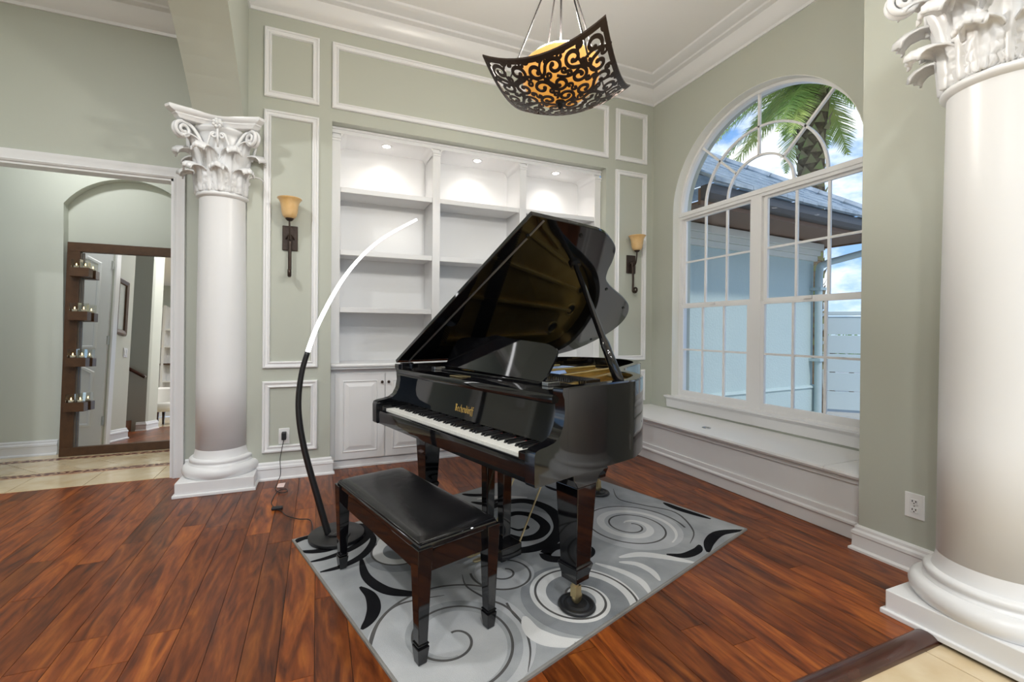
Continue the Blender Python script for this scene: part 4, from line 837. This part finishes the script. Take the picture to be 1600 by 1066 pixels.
# ------------------------------------------------------------------ what the mirror sees
def make_beyond():
    struct(MB().box(-5.99, -5.87, -.45, .315, 0, CEZ).build('wall_pier', PALE), 'pale wall end beside the stairs', 'wall')
    base('baseboard_pier', [(-5.87, .30), (-5.87, -.45), (-5.99, -.45)], 'white baseboard around the wall end beside stairs')
    struct(MB().box(-8.6, -6.12, -2.12, -2.0, 0, CEZ).build('wall_stair', SAGE), 'sage green stair wall with handrail', 'wall')
    struct(MB().box(-6.24, -6.12, -2.55, -2.12, 0, CEZ).build('wall_pier_far', PALE), 'pale wall end beyond the stairs', 'wall')
    base('baseboard_pier_far', [(-6.24, -2.0), (-6.12, -2.0), (-6.12, -2.55), (-6.24, -2.55)], 'white baseboard around the far wall end')
    for i in range(9):
        o = struct(MB().box(-6.30-.27*i-.30, -6.30-.27*i, -1.99, -.83, .178*i, .178*(i+1)).build('stair_step', STEPWOOD)); o['label'] = 'brown wooden stair step number rising beside the pale wall'; o['category'] = 'stair'
    h = thing('handrail', 'dark red wooden handrail on the stair wall', 'handrail', (-6.6, -1.9, 1.1))
    MB().tube([(-6.13, -1.93, .86), (-8.2, -1.93, 2.2)], .026, 8).build('rail', REDWOOD, h, world=1); MB().tube([(-6.6, -2.0, 1.1), (-6.6, -1.93, 1.15)], .01, 6).build('bracket', BRONZE, h, world=1)
    d = struct(thing('door_1', 'white hall door with arched raised panels', 'door', (-6.35, .44, 0)))
    MB().box(-6.62, -5.795, .432, .468, .01, 2.43).build('leaf', WHITE, d, world=1)
    for z0, z1 in ((.22, .92), (1.10, 2.2)):
        for x0, x1 in ((-6.52, -6.25), (-6.16, -5.89)):
            MB().sweep2d([(x0, z0), (x1, z0), (x1, z1-.08), ((x0+x1)/2, z1), (x0, z1-.08)], [(0, 0), (.01, .008), (.03, .008), (.04, 0)], closed=True, up=lambda x, z, hh: (x, .468+hh, z)).build('door_panel', WHITE, d, world=1)
    for z in (.28, 1.2, 2.1): MB().box(-5.80, -5.78, .455, .475, z-.05, z+.05).build('hinge', CHROME, d, world=1)
    pf = thing('picture_frame', 'ornate wood framed picture on the pale wall end', 'picture', (-5.87, -.05, 1.70))
    MB().sweep2d([(-.22, 1.33), (.12, 1.33), (.12, 2.05), (-.22, 2.05)], [(0, 0), (0, .02), (.02, .035), (.06, .025), (.075, .0)], closed=True, up=lambda y, z, hh: (-5.869+hh, y, z)).build('frame', MIRFRAME, pf, world=1)
    MB().box(-5.869, -5.862, -.17, .07, 1.38, 2.0).build('print', mat('pale_print', (.6, .62, .58), .5, noise=(4, (.42, .5, .45), .35, .7)), pf, world=1)
    sw = thing('light_switch', 'white double rocker switch on the pale wall end', 'switch', (-5.87, -.28, 1.12)); MB().box(-5.869, -5.862, -.34, -.22, 1.06, 1.18).build('plate', PLASTIC, sw, world=1, bevel=.002)
    for y in (-.305, -.255): MB().box(-5.862, -5.857, y-.014, y+.014, 1.085, 1.155).build('rocker', PLASTIC, sw, world=1)
    sh = thing('white_shelving', 'white shelving unit on the far living room wall', 'shelving', (-7.2, -8.6, 0))
    MB().box(-8.6, -5.8, -8.62, -8.6, 0, 3.2).build('back_panel', WHITE, sh, world=1)
    for x in (-8.6, -7.66, -6.72, -5.8): MB().box(x-.03, x+.03, -8.6, -8.25, 0, 3.2).build('upright', WHITE, sh, world=1)
    for z in (.5, 1.0, 1.5, 2.0, 2.5): MB().box(-8.6, -5.8, -8.6, -8.27, z-.03, z+.01).build('shelf', WHITE if z != 1.5 else MIRFRAME, sh, world=1)
    ch = thing('armchair', 'white upholstered tub armchair with dark wood leg in the living room', 'armchair', (-6.30, -4.1, -.016))
    CF = mat('white_boucle', (.78, .76, .72), .9, bump=(90, .4)); pr = []
    for i in range(25): a = R(-20)+R(220)*i/24; pr.append((cos(a)*.36, sin(a)*.36))
    back = MB().sweep2d([(x, -y) for x, y in pr], [(0, .25), (.0, .72), (.05, .76), (.10, .72), (.10, .25)], up=lambda x, y, hh: (x, y, hh)); back.build('back_shell', CF, ch, autos=40)
    MB().lathe([(.30, .26), (.33, .30), (.33, .40), (.28, .44), (.01, .45)], 28).build('seat', CF, ch, smooth=1)
    for a in (45, 135, 225, 315): MB().frustum(.27*cos(R(a)), .27*sin(R(a)), 0, .03, .03, .27, .05, .05).build('leg', REDWOOD, ch)
make_beyond()
# ------------------------------------------------------------------ outside the window
def make_outside():
    h = thing('house_wing', 'pale blue-grey stucco house wing with tiled roof outside the window', 'house', (.25, .30, -.3), R(5)); XC, XE, sl, hx = 3.75, 4.30, .70, .78
    MB().box(.27, XC, .30, 3.0, -.3, 2.65).build('stucco_wall', STUCCO, h, world=1)
    MB().box(.27, XC+.03, .27, .31, -.3, .36).prism([(.31, .36), (.255, .36), (.25, .37), (.27, .395), (.31, .405)], 0, .27, XC+.04).build('base_band', STUCCO, h, world=1)
    MB().box(.27, XC+.04, .26, .31, 2.34, 2.42).box(.27, XC+.06, .225, .31, 2.42, 2.50).box(.27, XC+.08, .19, .31, 2.50, 2.60).build('frieze_band', mat('frieze_cream', (.74, .74, .68), .7), h, world=1, bevel=.008)
    MB().box(.27, XE-.06, -.34, .32, 2.62, 2.64).box(XC-.1, XE-.06, .32, 3.2, 2.62, 2.64).build('soffit', SOFFIT, h, world=1)
    MB().box(.27, XE-.05, -.36, -.33, 2.60, 2.78).box(XE-.08, XE-.05, -.33, 3.2, 2.60, 2.78).build('fascia', SOFFIT, h, world=1)
    MB().prism([(-.36, 2.65), (-.44, 2.66), (-.475, 2.70), (-.48, 2.79), (-.47, 2.80), (-.36, 2.80)], 0, .27, XE).build('gutter', GUTTER, h, world=1)
    for k in range(12):   # front slope, course by course
        t = k*.25; y0 = -.51+t; z0 = 2.815+t*sl; xr = XE+.02-t*hx
        if xr < .8: break
        co = MB().add([(.27, y0, z0+.018), (xr, y0, z0+.018), (xr-.27*hx, y0+.27, z0+.27*sl), (.27, y0+.27, z0+.27*sl), (.27, y0, z0-.02), (xr, y0, z0-.02)], [(0, 1, 2, 3), (4, 5, 1, 0)]).build('tile_course', ROOFT, h, world=1)
        x = .28+(.16 if k % 2 else 0)
        while x < xr-.25:
            g = random.random()*.012; MB().prism([(y0-.02, z0-.012+g), (y0-.02, z0+.030+g), (y0+.24, z0+.24*sl+.030+g), (y0+.24, z0+.24*sl)], 0, x, x+.315).build('roof_tile', ROOFT, co); x += .32
        MB().tube([(xr-.05, y0-.01, z0+.03), (xr-.25*hx-.02, y0+.27, z0+.27*sl+.05)], [.075, .06], 8).build('hip_cap', ROOFT, h, world=1)
        MB().add([(xr, y0, z0+.02), (xr, 3.2, z0+.02), (xr-.2, 3.2, z0+.18), (xr-.2, y0+.25, z0+.18)], [(0, 1, 2, 3)]).build('tile_course', ROOFT, h, world=1)
    ds = thing('downspout', 'blue-grey downspout curving down the corner of the house wing', 'downspout', (.25, .30, -.3), R(5))
    MB().tube(spline([(4.15, -.40, 2.66), (4.15, -.40, 2.56), (4.12, -.30, 2.46), (3.95, .0, 2.36), (3.78, .16, 2.28), (3.72, .205, 2.12), (3.72, .205, 1.0), (3.72, .205, -.3)], 8), .058, 10, flat=(1, .85)).build('pipe', DOWNSP, ds, world=1, smooth=1)
    for z in (.8, 1.9): MB().box(3.64, 3.80, .14, .30, z-.02, z+.02).build('strap', DOWNSP, ds, world=1)
    f = thing('garden_fence', 'pale blue panelled fence beyond the house corner', 'fence', (5.6, 1.6, -.3))
    a = Vector((4.15, 2.9, 0)); b = Vector((7.8, -.4, 0)); d = (b-a); ln = d.length; ang = atan2(d.y, d.x); f.location = (a.x, a.y, -.3); f.rotation_euler = (0, 0, ang)
    for i in range(5): MB().box(0, ln, 0, .03, .05+i*.36, .05+i*.36+.345).build('board', FENCEP, f, bevel=.004)
    MB().box(-.05, ln+.05, -.04, .07, 1.86, 1.93).build('cap_rail', FENCEP, f, bevel=.006)
    for i in range(4): MB().box(i*ln/3-.05, i*ln/3+.05, -.03, .06, 0, 1.86).build('post', FENCEP, f)
    g = struct(MB().box(-20, 60, -40, 40, -.36, -.30).build('ground', mat('garden_ground', (.50, .47, .42), .95, noise=(3, (.58, .55, .5), .3, .7)))); g['label'] = 'garden ground outside'; g['category'] = 'ground'
make_outside()
def make_palm():
    T = at(1268, 200, 8.2); cz = at(1256, 96, 8.2).z; x0, y0 = T.x, T.y
    p = thing('palm_tree', 'tall date palm with feathery fronds outside the window', 'palm', (x0, y0, -.3))
    m = MB(); prof = [(.25, 0), (.21, .6), (.20, 2), (.21, cz-1.2), (.27, cz-.5), (.25, cz-.1), (.12, cz+.25)]; m.lathe(prof, 14); m.build('trunk', mat('palm_trunk', (.12, .08, .05), .95, bump=(14, 1.), noise=(10, (.26, .19, .11), .35, .7)), p, smooth=1)
    bt = MB(); rb = random.Random(5)
    for i in range(240):
        z = .8+(cz-.4)*i/240; a = i*2.4; r = .205+(.05 if z > cz-1.2 else 0)
        d = Vector((cos(a), sin(a), 0)); q = d*r+Vector((0, 0, z)); tn = Vector((-sin(a), cos(a), 0)); s = .09
        bt.add([q-tn*s, q+tn*s, q+d*.07+Vector((0, 0, .15))], [(0, 1, 2)])
    bo = bt.build('leaf_bases', mat('palm_boots', (.30, .22, .13), .9, noise=(6, (.30, .36, .12), .4, .7)), p); bo['kind'] = 'stuff'
    LEAF = mat('palm_leaflet', (.30, .47, .10), .5, noise=(2.2, (.60, .66, .18), .35, .7)); rnd = random.Random(11)
    def frond(az, el, ln, droop):
        m = MB(); n = 44; pts = []
        for i in range(n+1):
            t = i/n; r = ln*t; pts.append(Vector((cos(az)*cos(el)*r*(1-.18*t*droop), sin(az)*cos(el)*r*(1-.18*t*droop), cz+sin(el)*r-droop*.55*ln*t*t)))
        m.tube(pts, [.022*(1-.8*i/n) for i in range(n+1)], 5)
        for i in range(3, n):
            t = i/n; T_ = (pts[i+1]-pts[i-1]).normalized(); sd = T_.cross(Vector((0, 0, 1))).normalized(); up = sd.cross(T_); L_ = .46*sin(pi*min(1, .18+.8*t))
            for s in (-1, 1):
                for o in (0, .5):
                    q = pts[i].lerp(pts[min(i+1, n)], o); e = q+sd*s*L_*.72+T_*L_*.6-Vector((0, 0, .24*L_))+up*rnd.uniform(-.05, .08); mid = q.lerp(e, .5)+up*.02; w = T_*.011
                    m.add([q-w, q+w, mid+w, e, mid-w], [(0, 1, 2, 4), (4, 2, 3)])
        return m.build('frond', LEAF, p)
    for i in range(16): frond(2*pi*i/16+rnd.uniform(-.15, .15), R(rnd.uniform(5, 35)), rnd.uniform(2.0, 2.5), rnd.uniform(.75, 1.15))
    for i in range(12): frond(2*pi*i/12+rnd.uniform(-.2, .2), R(rnd.uniform(40, 75)), rnd.uniform(1.8, 2.3), rnd.uniform(.5, .9))
    for i in range(14): frond(2*pi*i/14+rnd.uniform(-.2, .2), R(rnd.uniform(-35, 0)), rnd.uniform(1.5, 2.1), rnd.uniform(.5, .8))
make_palm()
def make_bush(loc, s, lab, seed):
    b = thing('garden_shrub', lab, 'shrub', tuple(loc)); rnd = random.Random(seed); m = MB()
    for i in range(420):
        v = Vector((rnd.gauss(0, 1), rnd.gauss(0, 1), rnd.gauss(0, 1))).normalized()*s*rnd.uniform(.55, 1.); v.z = abs(v.z)*.9+.9; t = Vector((rnd.gauss(0, 1), rnd.gauss(0, 1), rnd.gauss(0, 1))).normalized()*.06; u = t.cross(v).normalized()*.03
        m.add([v-t, v+u, v+t, v-u], [(0, 1, 2, 3)])
    m.build('foliage', mat('shrub_leaf', (.14, .30, .06), .6, noise=(3, (.28, .42, .10), .3, .7)), b); MB().tube([(0, 0, 0), (0, 0, 1.4)], .05, 6).build('stem', mat('shrub_stem', (.2, .14, .09), .9), b)
q_ = at(1302, 455, 9.5); make_bush((q_.x, q_.y, -.3), .8, 'leafy green shrub showing just above the garden fence', 2)
q_ = at(1332, 452, 11.); make_bush((q_.x, q_.y, -.3), .7, 'smaller dark green shrub at the right above the fence', 4)
# ------------------------------------------------------------------ added fill lamps, shaped as ceiling downlights out of view
def fill_light(x, y, e, lab, z=CEZ, s=.09):
    t = thing('fill_downlight', lab, 'downlight', (x, y, z), 0, 'added fill downlights out of view')
    MB().lathe([(s, -.004), (s+.02, -.004), (s+.022, 0)], 24, cap=False).build('trim_ring', WHITE, t, smooth=1); MB().lathe([(.001, -.002), (s, -.002)], 24, cap=False).build('lens', CANMAT, t)
    ld = bpy.data.lights.new('fill_lamp', 'AREA'); ld.shape = 'DISK'; ld.size = s*2; ld.energy = e; ld.color = (.965, .985, 1); lo = bpy.data.objects.new('fill_lamp', ld); COL.objects.link(lo); lo.parent = t; lo.location = (0, 0, -.006)
for i, (x, y) in enumerate(((-5.2, -2.0), (-3.6, -4.6), (-1.9, -5.0), (-5.2, -5.0), (-3.4, -6.6), (-1.6, -6.6))): fill_light(x, y, (48, 44, 30, 58, 58, 40)[i], 'added round fill downlight in the ceiling out of view, %s' % ('over the hall approach', 'nearest the piano, left', 'nearest the piano, right', 'rear row by the stairs', 'rear row, middle', 'rear row by the side wall')[i], 3.763 if i == 0 else CEZ)
fill_light(-5.6, .80, 13, 'added round fill downlight out of view in the hall ceiling above the mirror', 3.2)  # added fill for the hall, fixture out of view
